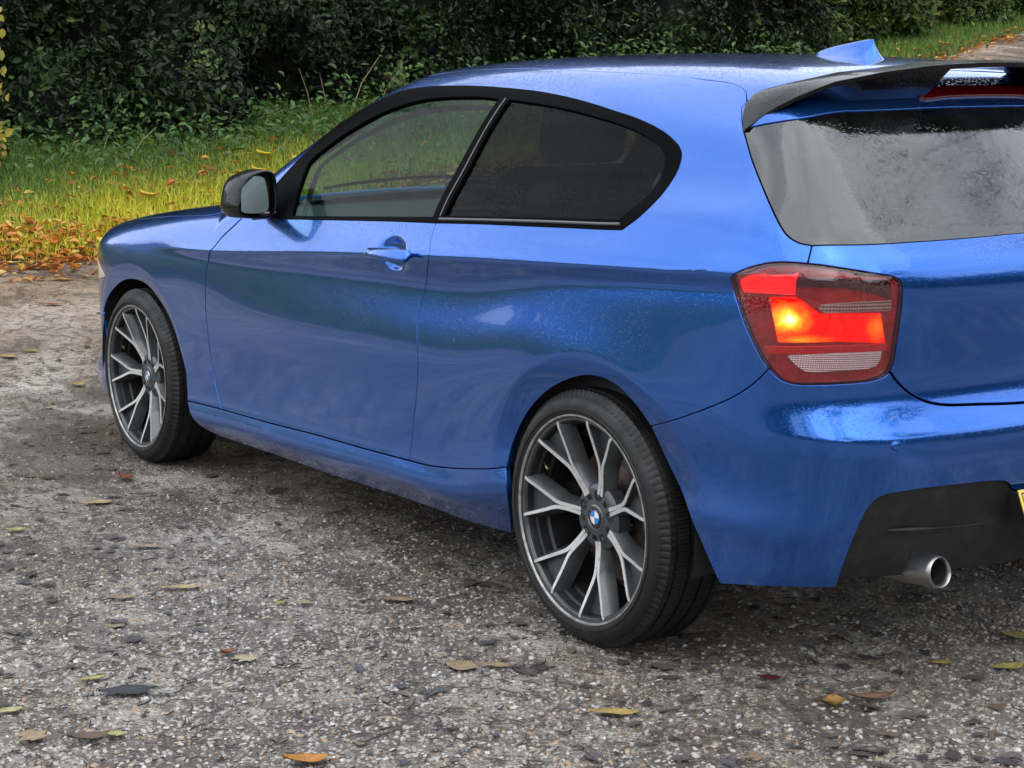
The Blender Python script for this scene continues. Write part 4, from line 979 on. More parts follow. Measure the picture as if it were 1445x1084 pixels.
def lit_mat():
    n = N('lit_lamp_reflector'); p = n.new('ShaderNodeSeparateXYZ'); n.put(p.inputs[0], n.obj())
    ay = n.math('ABSOLUTE', p.outputs[1]); cb = n.new('ShaderNodeCombineXYZ')
    n.put(cb.inputs[0], p.outputs[0]); n.put(cb.inputs[1], ay); n.put(cb.inputs[2], p.outputs[2])
    def dist(c, sc):
        v = n.new('ShaderNodeVectorMath', operation='SUBTRACT'); n.put(v.inputs[0], cb.outputs[0]); v.inputs[1].default_value = c
        w = n.new('ShaderNodeVectorMath', operation='MULTIPLY'); n.put(w.inputs[0], v.outputs[0]); w.inputs[1].default_value = sc
        l = n.new('ShaderNodeVectorMath', operation='LENGTH'); n.put(l.inputs[0], w.outputs[0]); return l.outputs['Value']
    nzs = n.math('MULTIPLY', n.math('SUBTRACT', n.noise(34, 4, .6), .5), .75)
    d1 = n.math('ADD', dist((-.625, .786, .868), (16, 16, 22)), nzs)
    d2 = n.math('ADD', dist((-.655, .775, .825), (13, 13, 60)), nzs)
    d3 = n.math('ADD', dist((-.752, .648, .850), (34, 34, 26)), nzs)
    g = n.math('MAXIMUM', n.ramp(d1, (.05, 1.), (.95, .0)), n.math('MULTIPLY', n.math('MAXIMUM', n.ramp(d2, (.1, 1.), (1., 0.)), n.ramp(d3, (.1, .8), (1., 0.))), .5))
    col = n.ramp(g, (0., (1, .006, .003)), (.3, (1, .09, .004)), (.7, (1, .26, .01)), (1., (1, .66, .18)))
    st = n.ramp(g, (0., .17), (.4, .35), (1., 1.))
    rib = n.math('MULTIPLY', n.ramp(n.vor(300, out='Distance'), (.0, .75), (.6, 1.1)), st)
    e = n.new('ShaderNodeEmission'); n.put(e.inputs[0], col); n.put(e.inputs[1], n.math('MULTIPLY', rib, 2.4))
    return n.done(e.outputs[0])
def ribbed(name, col, sc, rough=.2, lo=.45):
    n = N(name); w = n.new('ShaderNodeTexWave', wave_type='BANDS', bands_direction='Y'); w.inputs['Scale'].default_value = sc; n.put(w.inputs[0], n.obj())
    w2 = n.new('ShaderNodeTexWave', wave_type='BANDS', bands_direction='Z'); w2.inputs['Scale'].default_value = sc * .7; n.put(w2.inputs[0], n.obj())
    c = n.mix(n.math('MULTIPLY', w.outputs[1], w2.outputs[1]), tuple(v * lo for v in col), col)
    return n.done(n.bsdf(c, rough, .35, 1, normal=n.bump(n.math('ADD', w.outputs[1], w2.outputs[1]), .001)))
M_LENS = lens_mat(); M_LIT = lit_mat()
M_RED = simple('dark_red_reflector', (.24, .003, .008), .2, coat=.6, var=.25, vscale=30)
M_RED2 = simple('red_plastic', (.42, .006, .010), .25, coat=.5)
M_REDHOT = N('glowing_red_reflector'); M_REDHOT = M_REDHOT.done(M_REDHOT.bsdf((.75, .01, .015), .3, coat=.5, emit=(1, .008, .012), estr=.33))
M_SMOKE = simple('smoked_red_plastic', (.035, .003, .006), .2, coat=1)
M_REV = ribbed('reversing_lamp_lens', (.95, .90, .88), 95)
M_AMB = ribbed('smoked_indicator_lens', (.42, .32, .26), 60)
lamps = []
for sg in (1, -1):
    lamps.append(panel('tail_light', [(C['lens_left'], .9), (C['lens_top_a'], .9), (C['lens_top_b'], .9), (C['lens_right'], .9), (C['lens_bot'], .9)], M_RED, CAR, mirror=False, h=.02, off=-.014, flange=.01)[0]
                 if sg == 1 else None)
m0 = lamps[0]
me = m0.data.copy(); me.transform(Matrix.Diagonal((1, -1, 1, 1))); me.flip_normals(); me.name = 'tail_light'
lamps[1] = link('tail_light', me, CAR)
LP = tuple(lamps)
ring = lambda k: [(C[k] + [C[k][0]], 0)]
def closed(k, n_=None):
    return [([a, b], 0) for a, b in zip(C[k], C[k][1:] + C[k][:1])]
panel('reflector', closed('lp_red'), M_REDHOT, LP, h=.012, off=-.011, flange=.004, skirt_all=True)
panel('lamp_bar', closed('lp_lit'), M_LIT, LP, h=.012, off=-.010, flange=.004, skirt_all=True)
panel('indicator', closed('lp_grey'), M_AMB, LP, h=.012, off=-.008, flange=.005, skirt_all=True)
panel('smoked_strip', closed('lp_band'), M_SMOKE, LP, h=.012, off=-.011, flange=.004, skirt_all=True)
panel('reversing_lamp', closed('lp_rev'), M_REV, LP, h=.010, off=-.008, flange=.006, skirt_all=True)
panel('red_strip', closed('lp_strip'), M_RED2, LP, h=.012, off=-.009, flange=.006, skirt_all=True)
panel('lens', [(C['lens_left'], .9), (C['lens_top_a'], .9), (C['lens_top_b'], .9), (C['lens_right'], .9), (C['lens_bot'], .9)], M_LENS, LP, h=.016, off=.0, flange=.012)

# ---------------------------------------------------------------- rear wing, brake lamp, aerial, plate, exhaust
Lp = [(-.312, .645, 1.258), (-.285, .622, 1.290), (-.265, .597, 1.316), (-.264, .569, 1.339), (-.279, .547, 1.350), (-.300, .528, 1.356), (-.324, .43, 1.376), (-.330, .28, 1.388), (-.338, .205, 1.394), (-.346, .185, 1.402), (-.350, .10, 1.405), (-.352, 0, 1.406)]
Tp = [(-.325, .646, 1.262), (-.345, .608, 1.294), (-.372, .594, 1.312), (-.415, .567, 1.336), (-.440, .541, 1.351), (-.458, .503, 1.366), (-.500, .40, 1.386), (-.522, .26, 1.401), (-.528, .20, 1.404), (-.530, .18, 1.405), (-.537, .10, 1.408), (-.540, 0, 1.409)]
def wing_ring(L_, T_):
    L_, T_ = np.array(L_), np.array(T_); ch = np.linalg.norm(T_ - L_); th = min(.011, .35 * ch)
    M1 = L_ * .66 + T_ * .34 + (0, 0, .008 * min(1, ch / .15)); M2 = L_ * .3 + T_ * .7 + (0, 0, .006 * min(1, ch / .15))
    Tb = T_ + (.004, 0, -th)
    if abs(L_[1]) > .195 and ch > .04:
        yb = abs(L_[1]); xb = L_[0] - .55 * (L_[0] - T_[0])
        zb = float(cast(np.array([[xb, yb, .6]]), np.array([[0, 0, 1.]]), 0, 1.4)[0, 2]) - .004
        Ub = np.array([xb, L_[1] * .6 + T_[1] * .4, min(zb, Tb[2] - .004)]); Lb = L_ + (-.004, 0, -.012)
    else:
        Ub = L_ * .45 + T_ * .55 + (0, 0, -.012); Lb = L_ + (-.003, 0, -min(.012, .3 * ch))
    return [L_, M1, M2, T_, Tb, Ub, Lb]
rings = [wing_ring(a, b) for a, b in zip(Lp, Tp)]
rings += [[p * np.array([1, -1, 1]) for p in r] for r in rings[-2::-1]]
w_ = loft('rear_wing', rings, M_WETBLK, CAR, auto=40)
b_ = w_.modifiers.new('bevel', 'BEVEL'); b_.width = .0018; b_.segments = 2; b_.limit_method = 'ANGLE'; b_.angle_limit = math.radians(40)
bl = pts_rear([(.216, 1.325), (.208, 1.340), (.19, 1.346), (.10, 1.349), (0, 1.350)]); bl2 = pts_rear([(0, 1.329), (.12, 1.3275), (.205, 1.3225), (.216, 1.325)])
M_BRK = simple('unlit_brake_lamp', (.11, .002, .006), .2, coat=1)
panel('brake_light', [(full(bl), 0), (mir_s(rev(bl2)) + bl2[1:], 0)], M_BRK, CAR, mirror=False, h=.015, off=.006, flange=.012, skirt_all=True)

def fin():
    rings = []; yc = .05
    for t in np.linspace(0, 1, 24):                            # up the fin
        x0 = .078 - .185 * t ** 2.2; x1 = -.166 + .034 * (1 - (1 - t) ** 1.7)
        wd = .030 * (1 - t) ** 2.2 + .0125 * (1 - t) ** .55 + .0014
        r = []
        for k in range(28):
            a = 2 * math.pi * k / 28; f = .5 + .5 * math.cos(a)                 # f = 1 at the front
            x = x1 + (x0 - x1) * f; y = yc + math.copysign(wd * (1 - (2 * f - 1) ** 2) ** .5 * (1.25 - .75 * f), math.sin(a))
            zb = float(roof_z(x)) - .085 * y * y - .004
            r.append((x, y, zb + (1.469 - zb) * t))
        rings.append(r)
    return loft('shark_fin_aerial', rings, M_PAINT, CAR, caps=(False, True), auto=60)
fin()
M_YEL = simple('yellow_plate_acrylic', (.75, .52, .02), .3, coat=1)
plate = empty('number_plate'); plate.parent = CAR
def plate_pt(y, z, o=0): return Vector((-.812 - (.466 - z) * .42 - o, y + .012, z))
def plate_box(name, y0, y1, z0, z1, o0, o1, m, par):
    bm = bmesh.new(); v = [bm.verts.new(plate_pt(y, z, o)) for o in (o0, o1) for y, z in ((y0, z0), (y1, z0), (y1, z1), (y0, z1))]
    for f in ((0, 1, 2, 3), (7, 6, 5, 4), (0, 4, 5, 1), (1, 5, 6, 2), (2, 6, 7, 3), (3, 7, 4, 0)): bm.faces.new([v[i] for i in f])
    return bm_obj(name, bm, m, par, False, bevel=.0012)
plate_box('bracket', -.25, .25, .36, .455, -.04, .012, M_PLASTIC, plate)
plate_box('plate', -.26, .26, .352, .464, .0125, .017, M_YEL, plate)
for a in ((-.254, -.250, .357, .459), (.250, .254, .357, .459), (-.2495, .2495, .357, .3605), (-.2495, .2495, .4555, .459)):
    plate_box('border_line', *a, .0172, .0178, M_GLOSS, plate)

def exhaust(sg):
    cx, cy, cz_ = -.800, .484 * sg, .303; prof = [(.030, .0), (.0335, -.002), (.036, .004), (.0365, .012), (.0365, .10), (.034, .22)]
    def ring(r, d): return [(cx + d + r * .28 * math.sin(a) * .6, cy + r * math.cos(a), cz_ + r * math.sin(a) - d * .06) for a in np.linspace(0, 2 * math.pi, 41)[:-1]]
    rg = [ring(.026, .16), ring(.0285, .012), ring(.030, .001), ring(.0325, -.002), ring(.0355, .0015), ring(.0368, .009), ring(.0368, .10), ring(.034, .24)]
    o = loft('exhaust_tip', rg, M_STEEL, CAR, caps=(False, False), auto=50)
    loft('inner_pipe', [ring(.0262, .02), ring(.0258, .10), ring(.02, .22)], M_DARK, o, caps=(False, True))
    ov = pts_rear([(sg * (.458 + .058 * math.cos(t)), .333 + .042 * math.sin(t)) for t in np.linspace(0, 2 * math.pi, 30)[:-1]])
    panel('exhaust_opening_shade', [([p, q], 0) for p, q in zip(ov, ov[1:] + ov[:1])], M_DARK, CAR, mirror=False, h=.02, off=-.004, flange=.006, skirt_all=True)  # black oval on the diffuser stands in for the shaded opening
exhaust(1); exhaust(-1)
# crease along the diffuser
for sg in (1, -1):
    q = lift_rear(np.array([(.60 - .012 * i, .405 - .004 * math.sin(i * .1) - .0006 * i) for i in range(24)])); 
    tube('diffuser_ridge', [(p[0] - .001 , p[1] * sg, p[2]) for p in q], [.0012 + .004 * math.sin(math.pi * min(1, (i + 1) / 12)) * (1 if i < 12 else 1 - (i - 12) / 13) for i in range(24)], M_PLASTIC, CAR, 8)
# parking sensors
for y in (.62, .25, -.25, -.62):
    p = lift_rear(np.array([[y, .599]]))[0]; nn = Vector(normal(p[None])[0]); p = Vector(p); a = nn.orthogonal().normalized(); b = nn.cross(a)
    rg = [[p + nn * h_ + (a * math.cos(t) + b * math.sin(t)) * r for t in np.linspace(0, 2 * math.pi, 25)[:-1]] for r, h_ in ((.0115, -.004), (.0115, .0012), (.0105, .0018), (.0092, .0004), (.0088, .0004), (.0088, .0022), (.0078, .0027), (.003, .0029))]
    loft('parking_sensor', rg, M_PAINT, CAR, caps=(False, True), auto=30)
# round badge on the tailgate
def roundel(c, nn, r, parent, name='badge'):
    c, nn = Vector(c), Vector(nn).normalized(); up = Vector((0, 0, 1)); a = up.cross(nn).normalized(); b = nn.cross(a)
    def ringp(rr, h_, n_=40): return [c + nn * h_ + (a * math.cos(t) + b * math.sin(t)) * rr for t in np.linspace(0, 2 * math.pi, n_ + 1)[:-1]]
    o = loft(name, [ringp(r, -.004), ringp(r, r * .05), ringp(r * .95, r * .09), ringp(r * .6, r * .12)], M_GLOSS, parent, caps=(False, True), auto=40)
    loft('rim_ring', [ringp(r * 1.02, 0), ringp(r * 1.02, r * .09), ringp(r * .965, r * .11), ringp(r * .95, r * .07)], M_CHROME, o, caps=(False, False), auto=30)
    for k, m in enumerate((M_BWHITE, M_BBLUE, M_BWHITE, M_BBLUE)):
        t = [math.pi / 2 * k + x for x in np.linspace(0, math.pi / 2, 9)]
        fan = [c + nn * r * .135] + [c + nn * r * .13 + (a * math.cos(x) + b * math.sin(x)) * r * .56 for x in t]
        back = [p - nn * r * .02 for p in fan]
        loft('badge_quarter', [back, fan], m, o, caps=(True, True), smooth=False)
    for ch, ang in (('B', 132), ('M', 90), ('W', 48)):
        cu = bpy.data.curves.new('letter', 'FONT'); cu.body = ch; cu.align_x = 'CENTER'; cu.align_y = 'CENTER'; cu.size = r * .42; cu.extrude = r * .01; cu.resolution_u = 3
        tmp = bpy.data.objects.new('tmp', cu); dg = bpy.context.evaluated_depsgraph_get(); COL.objects.link(tmp)
        dg.update(); lm = bpy.data.meshes.new_from_object(tmp.evaluated_get(dg)); bpy.data.objects.remove(tmp); bpy.data.curves.remove(cu)
        th = math.radians(ang); px = c + nn * r * .125 + (a * math.cos(th) + b * math.sin(th)) * r * .76
        yd = (a * math.cos(th) + b * math.sin(th)); xd = yd.cross(nn)
        lm.transform(Matrix(((xd.x, yd.x, nn.x, px.x), (xd.y, yd.y, nn.y, px.y), (xd.z, yd.z, nn.z, px.z), (0, 0, 0, 1))))
        lm.materials.append(M_CHROME); lm.name = 'badge_letter'; link('badge_letter', lm, o)
    return o
M_BWHITE = simple('white_enamel', (.8, .8, .8), .2, coat=1); M_BBLUE = simple('blue_enamel', (.01, .22, .62), .2, coat=1)
q = lift_rear(np.array([[0, .905]])); roundel(q[0], normal(q)[0], .041, CAR)

# ---------------------------------------------------------------- door handles, mirrors
def handle(sg):
    def bar(name, x0, x1, par, tail):
        xs = np.linspace(x0, x1, 30); rg = []
        for i, x in enumerate(xs):
            t = (x - .752) / .26; q = i / 29
            e = math.sqrt(max(0, min(1, (1 - t) / .13))) if x1 > .9 else 1.0
            if tail: e *= math.sqrt(min(1, .12 + (x - x0) / .012))
            e *= min(1, .86 + q / .1, .86 + (1 - q) / .1) if not tail else 1
            z0 = .8975 - .008 * (t - .5) + .003 * math.sin(math.pi * t); hh = (.0165 - .0035 * max(0, t - .5)) * max(e, .12)
            off = .010 + .025 * math.sin(math.pi * min(1, .16 + t * .86)) ** .7; th = .0115 * max(.25, e)
            y0 = float(half_w(x)) - .004; r = []
            for k in range(20):
                a = 2 * math.pi * k / 20; u, v = math.cos(a), math.sin(a)
                u = math.copysign(abs(u) ** .7, u); v = math.copysign(abs(v) ** .7, v)
                r.append((x, sg * (y0 + off - th * .3 + th * u - .005 * v), z0 + hh * v))
            rg.append(r)
        return loft(name, rg, M_PAINT, par, auto=50)
    o = bar('door_handle', .8045, 1.012, CAR, False)
    bar('lock_cover', .752, .8030, o, True)
    for x in (.79, .975):
        y0 = float(half_w(x)); tube('handle_mount', [(x, sg * (y0 - .02), .897), (x, sg * (y0 + .016), .897)], .008, M_PAINT, o, 8)
handle(1); handle(-1)
MIR_O = [(.949, .966), (.957, .981), (.952, 1.022), (.941, 1.060), (.919, 1.083), (.873, 1.098), (.839, 1.094), (.828, 1.076), (.832, .971), (.845, .956), (.94, .960)]
MIR_G = [(.946, .977), (.940, 1.025), (.931, 1.060), (.914, 1.075), (.875, 1.087), (.858, 1.084), (.850, 1.068), (.851, .982), (.864, .971), (.93, .970)]
M_MIRROR = simple('mirror_glass', (.48, .62, .64), .03, 1.0)
def mirror(sg):
    def rp_(P, n_=44): 
        R = crspline(np.array(P + [P[0]]), .004); u = np.linspace(0, len(R) - 1, n_ + 1)[:-1]
        return np.stack([np.interp(u, np.arange(len(R)), R[:, k]) for k in (0, 1)], 1)
    O = rp_(MIR_O); G = rp_(MIR_G); c = np.array([.895, 1.022])
    def ring(sc, x, dy=0, dz=0, P=O): return [(x, sg * (c[0] + (p[0] - c[0]) * sc + dy), c[1] + (p[1] - c[1]) * sc + dz) for p in P]
    tilt = lambda r: [(x + .24 * (z - .972), y, z) for x, y, z in r]
    root = loft('wing_mirror', [ring(.92, 1.672), ring(.93, 1.636), ring(.97, 1.630), ring(1.0, 1.632), ring(1.025, 1.645, .002), ring(1.05, 1.675, .006), ring(1.04, 1.715, .008, -.002), ring(.95, 1.755, .006, -.004), ring(.74, 1.785, .002, -.006), ring(.4, 1.80, 0, -.008)],
                M_WETBLK, CAR, caps=(False, True), auto=60)
    loft('mirror_glass', [tilt(ring(1.0, 1.6385, P=G)), tilt(ring(.985, 1.6378, P=G))], M_MIRROR, root, caps=(False, True), smooth=False)
    loft('mirror_backing', [ring(.94, 1.672), ring(.5, 1.674)], M_DARK, root, caps=(False, True))
    rg = []
    for t in np.linspace(0, 1, 8):                                   # foot to the door
        y = .79 + .085 * t; zc = .967 + .0 * t; hx_, hz = .05 - .012 * t, .016 + .004 * t
        rg.append([(1.695 + hx_ * math.cos(a), sg * y, zc - .004 + hz * math.sin(a)) for a in np.linspace(0, 2 * math.pi, 21)[:-1]])
    loft('mirror_foot', rg, M_GLOSS, root, auto=60)
    # indicator strip on the outer shell
    st = [ring(1.053, 1.665 + .01 * k, .0068)[:] for k in range(4)]
    idx = range(2, 5)
    return root
mirror(1); mirror(-1)
# ---------------------------------------------------------------- wheels
M_TYRE = None
def tyre_mat():
    n = N('tyre_rubber'); f = n.ramp(n.noise(14, 6, .65), (.42, 0.), (.75, .5))
    c = n.mix(f, (.0045, .0045, .0045), (.022, .020, .017))
    return n.done(n.bsdf(c, n.ramp(n.noise(20, 3), (.3, .42), (.7, .75)), normal=n.bump(n.noise(300, 3), .0006)))
M_TYRE = tyre_mat()
M_GUN = simple('gunmetal_alloy', (.082, .088, .094), .36, .55, coat=.4, var=.18, vscale=30)
def machined():
    n = N('machined_alloy'); f = n.ramp(n.noise(70, 5, .7), (.55, 0.), (.72, 1.))
    c = n.mix(f, (.66, .66, .645), (.34, .33, .31)); return n.done(n.bsdf(c, .36, .35, .4, normal=n.bump(n.noise(160, 4), .0004)))
M_MACH = machined()
M_LIP = simple('scuffed_alloy_lip', (.34, .34, .33), .38, .5, var=.3, vscale=50)
M_BARREL = simple('dark_rim_barrel', (.035, .036, .038), .45, .6, var=.3, vscale=20)
M_DISC = simple('rusty_brake_disc', (.13, .10, .085), .5, .7, var=.35, vscale=40)
M_CALIPER = simple('grey_brake_caliper', (.09, .09, .095), .5, .4)
M_BRASS = simple('brass_valve', (.5, .36, .16), .35, 1.0)
RL = .2587
def build_wheel(th0):
    """wheel at the origin, axis y, outer face at y = 0 looking to +y"""
    root = empty('wheel'); root.parent = CAR
    # tyre: carcass with tread blocks cut by grooves and sipes
    R0 = .3185; W_ = .243; prof = [(.246, -.006), (.2545, .003), (.261, .0062), (.270, .008), (.281, .0072), (.291, .003), (.2985, -.003)]
    ys = [-.009, -.014, -.020, -.034, -.0345, -.042, -.0425, -.075, -.0755, -.086, -.0865, -.121, -.1215, -.132, -.1325, -.165, -.1655, -.173, -.1735, -.187]
    gr = [3, 2, 0, 0, 1, 1, 0, 0, 1, 1, 0, 0, 1, 1, 0, 0, 1, 1, 0, 0]
    seg = 440; V = []; row = len(prof) * 2 + len(ys) + 0
    for i in range(seg):
        a = 2 * math.pi * i / seg; ca, sa = math.cos(a), math.sin(a); ring = []
        ring += [(r, y) for r, y in prof]
        for y, g in zip(ys, gr):
            cr = .0025 * ((y + .1035) / .085) ** 2
            ph = (i + int(abs(y) * 40)) % 4
            sip = (.0028 if ph == 0 else 0) if g in (0, 2, 3) else 0
            ring.append((R0 - cr - {3: .0145, 2: .0085, 1: .0065, 0: 0}[g] - sip, y))
        ring += [(r, -.207 - y) for r, y in prof[::-1]]
        for r, y in ring:
            fl = 1.0
            V.append((r * ca * fl, y, r * sa * fl))
    bm = bmesh.new(); vs = [bm.verts.new(v) for v in V]; n = len(ring)
    for f in grid_faces(seg, n, True, True): bm.faces.new([vs[k] for k in f])
    bm_obj('tyre', bm, M_TYRE, root, True, auto=32)
    # sidewall ribs
    lathe_y('sidewall_bead', [(.2685, .0075), (.2695, .0105), (.2715, .0105), (.2725, .0085)], M_TYRE, root, 120)
    # rim: lip, flange and barrel
    lathe_y('rim_edge', [(.2395, -.012), (.2405, -.006), (.2440, -.0022), (.2515, -.0012)], M_GUN, root, 144)
    lathe_y('rim_lip', [(.2512, -.0030), (.2514, -.0010), (.2530, -.0004), (.2565, .0012), (RL, .0045), (.2578, .0062), (.2545, .0058), (.2525, .0018)], M_LIP, root, 144)
    lathe_y('rim_barrel', [(.2415, -.004), (.2385, -.014), (.2375, -.03), (.232, -.034), (.2315, -.060), (.226, -.066), (.225, -.10), (.2265, -.19), (.245, -.2)], M_BARREL, root, 120)
    # seven Y spokes
    def depth(r): 
        t = np.clip((r - .07) / (.236 - .07), 0, 1); return -.044 * (1 - t ** 1.25) + -.002 * t
    for k in range(7):
        th = th0 + 2 * math.pi * k / 7; sp_ = None
        ct, st = math.cos(th), math.sin(th)
        def P(r, q, y): return (-(r * ct) + q * st, y, r * st + q * ct)      # r out along the spoke, q across
        bm = bmesh.new(); bmf = bmesh.new()
        for sg in (1, -1):
            path = [(.060, .0060), (.085, .0052), (.115, .0050), (.138, .0062), (.152, .0105), (.17, .0185), (.20, .0315), (.225, .0420), (.2425, .0495)]
            top = []; 
            R = crspline(np.array(path), .008); tg = np.gradient(R, axis=0); tg /= np.linalg.norm(tg, axis=1, keepdims=True); nr = np.stack([-tg[:, 1], tg[:, 0]], 1)
            rows = []; rowf = []
            for (r, q), (n0, n1) in zip(R, nr):
                w = .0050 - .0009 * np.clip((r - .15) / .08, 0, 1); y = float(depth(math.hypot(r, q)))
                dp = .030 + .012 * np.clip((r - .06) / .1, 0, 1); o = .0115
                sec = [(w, 0), (w + .0012, -.0014), (w + o, -dp), (-w - .002, -dp), (-w - .0012, -.0014), (-w, 0)]
                rows.append([P(r + n0 * a, sg * (q + n1 * a), y + b) for a, b in sec])
                rowf.append([P(r + n0 * a, sg * (q + n1 * a), y + b) for a, b in ((w - .0004, .0008), (w - .0004, -.0006), (-w + .0004, -.0006), (-w + .0004, .0008))])
            for b_, rr in ((bm, rows), (bmf, rowf)):
                m_ = len(rr[0]); vs = [b_.verts.new(p) for r_ in rr for p in r_]
                for f in grid_faces(len(rr), m_, False, True): b_.faces.new([vs[i] for i in f])
                b_.faces.new([vs[i] for i in range(m_)]); b_.faces.new([vs[len(vs) - 1 - i] for i in range(m_)])
        # web between the arms
        web = [(.10, 0), (.14, .004), (.17, .018), (.2, .031), (.238, .047), (.2385, 0), (.238, -.047), (.2, -.031), (.17, -.018), (.14, -.004)]
        up_ = [bm.verts.new(P(r, q, float(depth(r)) - .013 - .012 * np.clip((r - .14) / .09, 0, 1))) for r, q in web]; bm.faces.new(up_)
        sp_ = bm_obj('spoke', bm, M_GUN, root, True, auto=30)
        bm_obj('spoke_face', bmf, M_MACH, root, True, auto=30)
    # hub, bolts, cap
    lathe_y('hub', [(.0, -.044), (.040, -.044), (.047, -.046), (.066, -.0455), (.074, -.047), (.082, -.053), (.086, -.085), (.0, -.085)], M_GUN, root, 72)
    for k in range(5):
        a = th0 * .3 + 2 * math.pi * (k + .25) / 5; c = (.0555 * math.cos(a), 0, .0555 * math.sin(a))
        lathe_y('bolt_hole', [(.0145, -.0445), (.0140, -.0432), (.0128, -.0432), (.0118, -.0452), (.0116, -.0462)], M_GUN, root, 24, c)
        lathe_y('bolt_recess_shade', [(.0128, -.0440), (.0, -.0458)], M_DARK, root, 20, c)  # black disc stands in for the shade in the bolt recess
        lathe_y('bolt_head', [(.0, -.0452), (.0062, -.0452), (.0070, -.0455)], M_CALIPER, root, 6, c)
    o = roundel((0, -.0445, 0), (0, 1, 0), .0305, root, 'centre_cap')
    for ch in list(o.children): ch.parent = root; ch.name = ch.name
    # small tricolour tag and relief bars on the hub between bolt holes
    for k in range(5):
        a = th0 * .3 + 2 * math.pi * (k + .75) / 5
        for q in (-.005, 0, .005):
            bm = bmesh.new(); box_bm(bm, (.052 * math.cos(a) - q * math.sin(a), -.0445, .052 * math.sin(a) + q * math.cos(a)), (.011, .003, .0022), 0, -a); bm_obj('hub_rib', bm, M_BARREL, root, False)
    a = math.radians(100) + th0
    # valve
    av = th0 + 2 * math.pi * 2.53 / 7; vp = Vector((-.226 * math.cos(av), -.034, .226 * math.sin(av)))
    tube('valve_stem', [vp, vp + Vector((.016 * math.cos(av), .004, -.016 * math.sin(av)))], .004, M_TYRE, root); tube('valve_cap', [vp + Vector((.016 * math.cos(av), .004, -.016 * math.sin(av))), vp + Vector((.028 * math.cos(av), .006, -.028 * math.sin(av)))], .0042, M_BRASS, root)
    return root
def brakes(x, y, sg):
    lathe_y('brake_disc', [(.06, -.115), (.10, -.115), (.105, -.118), (.168, -.118), (.168, -.142), (.06, -.142)], M_DISC, CAR, 72, (x, y, WR))
    rg = []
    for a in np.linspace(math.radians(-28), math.radians(28), 9):
        a += math.radians(20)
        rg.append([(x - r * math.cos(a), y + q, WR + r * math.sin(a)) for r, q in ((.118, -.098), (.178, -.098), (.188, -.105), (.188, -.16), (.12, -.16))])
    o = loft('brake_caliper', rg, M_CALIPER, CAR, auto=40)
    if sg < 0:
        pass
YW = {0: .868, 1: .860}
wh = build_wheel(math.radians(22.4)); wh.location = (0, YW[0], WR)
wf = copy_tree(wh, CAR); wf.location = (WB, YW[1], WR); wf.rotation_euler = (0, math.radians(3.5), 0)
for i, x in ((0, 0), (1, WB)):
    w2 = copy_tree(wh, CAR); w2.rotation_euler = (0, 0, math.pi); w2.location = (x, -YW[i], WR)
    for o_ in [w2]: pass
for x, i in ((0, 0), (WB, 1)):
    brakes(x, YW[i], 1)
    # wheel well
    for sg in (1, -1):
        V = []; na = 40; rr = .385
        for k in range(na + 1):
            a = math.radians(-8) + math.radians(200) * k / na
            for yy in (.835, .60, .45): V.append((x + rr * math.cos(a), sg * yy, WR + .012 + rr * math.sin(a)))
            V.append((x, sg * .45, WR))
        mesh('wheel_arch_liner', V, grid_faces(na + 1, 4), M_DARK, CAR, True)
# axles, underbody
bm = bmesh.new()
box_bm(bm, (1.345, 0, .255), (1.75, 1.50, .07)); box_bm(bm, (-.52, 0, .33), (.36, 1.2, .10)); box_bm(bm, (3.15, 0, .28), (.24, 1.3, .12)); box_bm(bm, (0, 0, .34), (.8, .86, .12)); box_bm(bm, (WB, 0, .34), (.9, .86, .12))
bm_obj('underbody', bm, M_DARK, CAR, False, bevel=.01)
for x in (0, WB):
    tube('axle', [(x, -.72, WR), (x, .72, WR)], .03, M_DARK, CAR, 12)
tube('exhaust_pipe', [(2.0, .12, .22), (.6, .2, .22), (-.2, .36, .26), (-.62, .5, .30)], .032, M_CALIPER, CAR, 10)
# ---------------------------------------------------------------- cabin
bm = bmesh.new(); box_bm(bm, (.85, 0, .33), (2.6, 1.5, .06)); bm_obj('cabin_floor', bm, M_DARK, CAR, False)
def cushion(name, c, s, ry=0, mat=M_SEAT, r=.05, par=CAR):
    bm = bmesh.new(); bmesh.ops.create_cube(bm, size=1, matrix=Matrix.Translation(c) @ Matrix.Rotation(ry, 4, 'Y') @ Matrix.Diagonal((*s, 1)))
    return bm_obj(name, bm, mat, par, True, bevel=r, seg=4)
for sg in (1, -1):
    st = cushion('front_seat', (1.05, .37 * sg, .52), (.52, .50, .20))
    cushion('seat_back', (.76, .37 * sg, .83), (.15, .50, .62), -.28, par=st, r=.06)
    cushion('headrest', (.655, .37 * sg, 1.235), (.10, .27, .19), -.2, par=st, r=.045)
    for q in (-.06, .06): tube('headrest_post', [(.675, .37 * sg + q, 1.10), (.655, .37 * sg + q, 1.2)], .007, M_STEEL, st)
    for w_ in (.05, .27): pass
rb = cushion('rear_seat', (.18, 0, .55), (.5, 1.15, .2)); cushion('seat_back', (-.12, 0, .80), (.14, 1.15, .5), -.35, par=rb)
for y in (.38, -.38): cushion('headrest', (-.22, y, 1.10), (.10, .26, .17), -.3, par=rb, r=.045)
cushion('dashboard', (1.93, 0, .80), (.50, 1.42, .30), -.06, M_DASH, .06)
cushion('instrument_hood', (1.80, -.37, .955), (.22, .38, .07), 0, M_DASH, .03)
sc_ = cushion('centre_display', (1.735, .02, .995), (.025, .23, .095), .12, M_GLOSS, .008)
bm = bmesh.new()
wc = Vector((1.50, -.37, .90)); ax = Vector((-.92, 0, .38)).normalized(); a_ = Vector((0, 1, 0)); b2 = ax.cross(a_)
pts = [wc + .185 * (a_ * math.cos(t) + b2 * math.sin(t)) for t in np.linspace(0, 2 * math.pi, 41)]
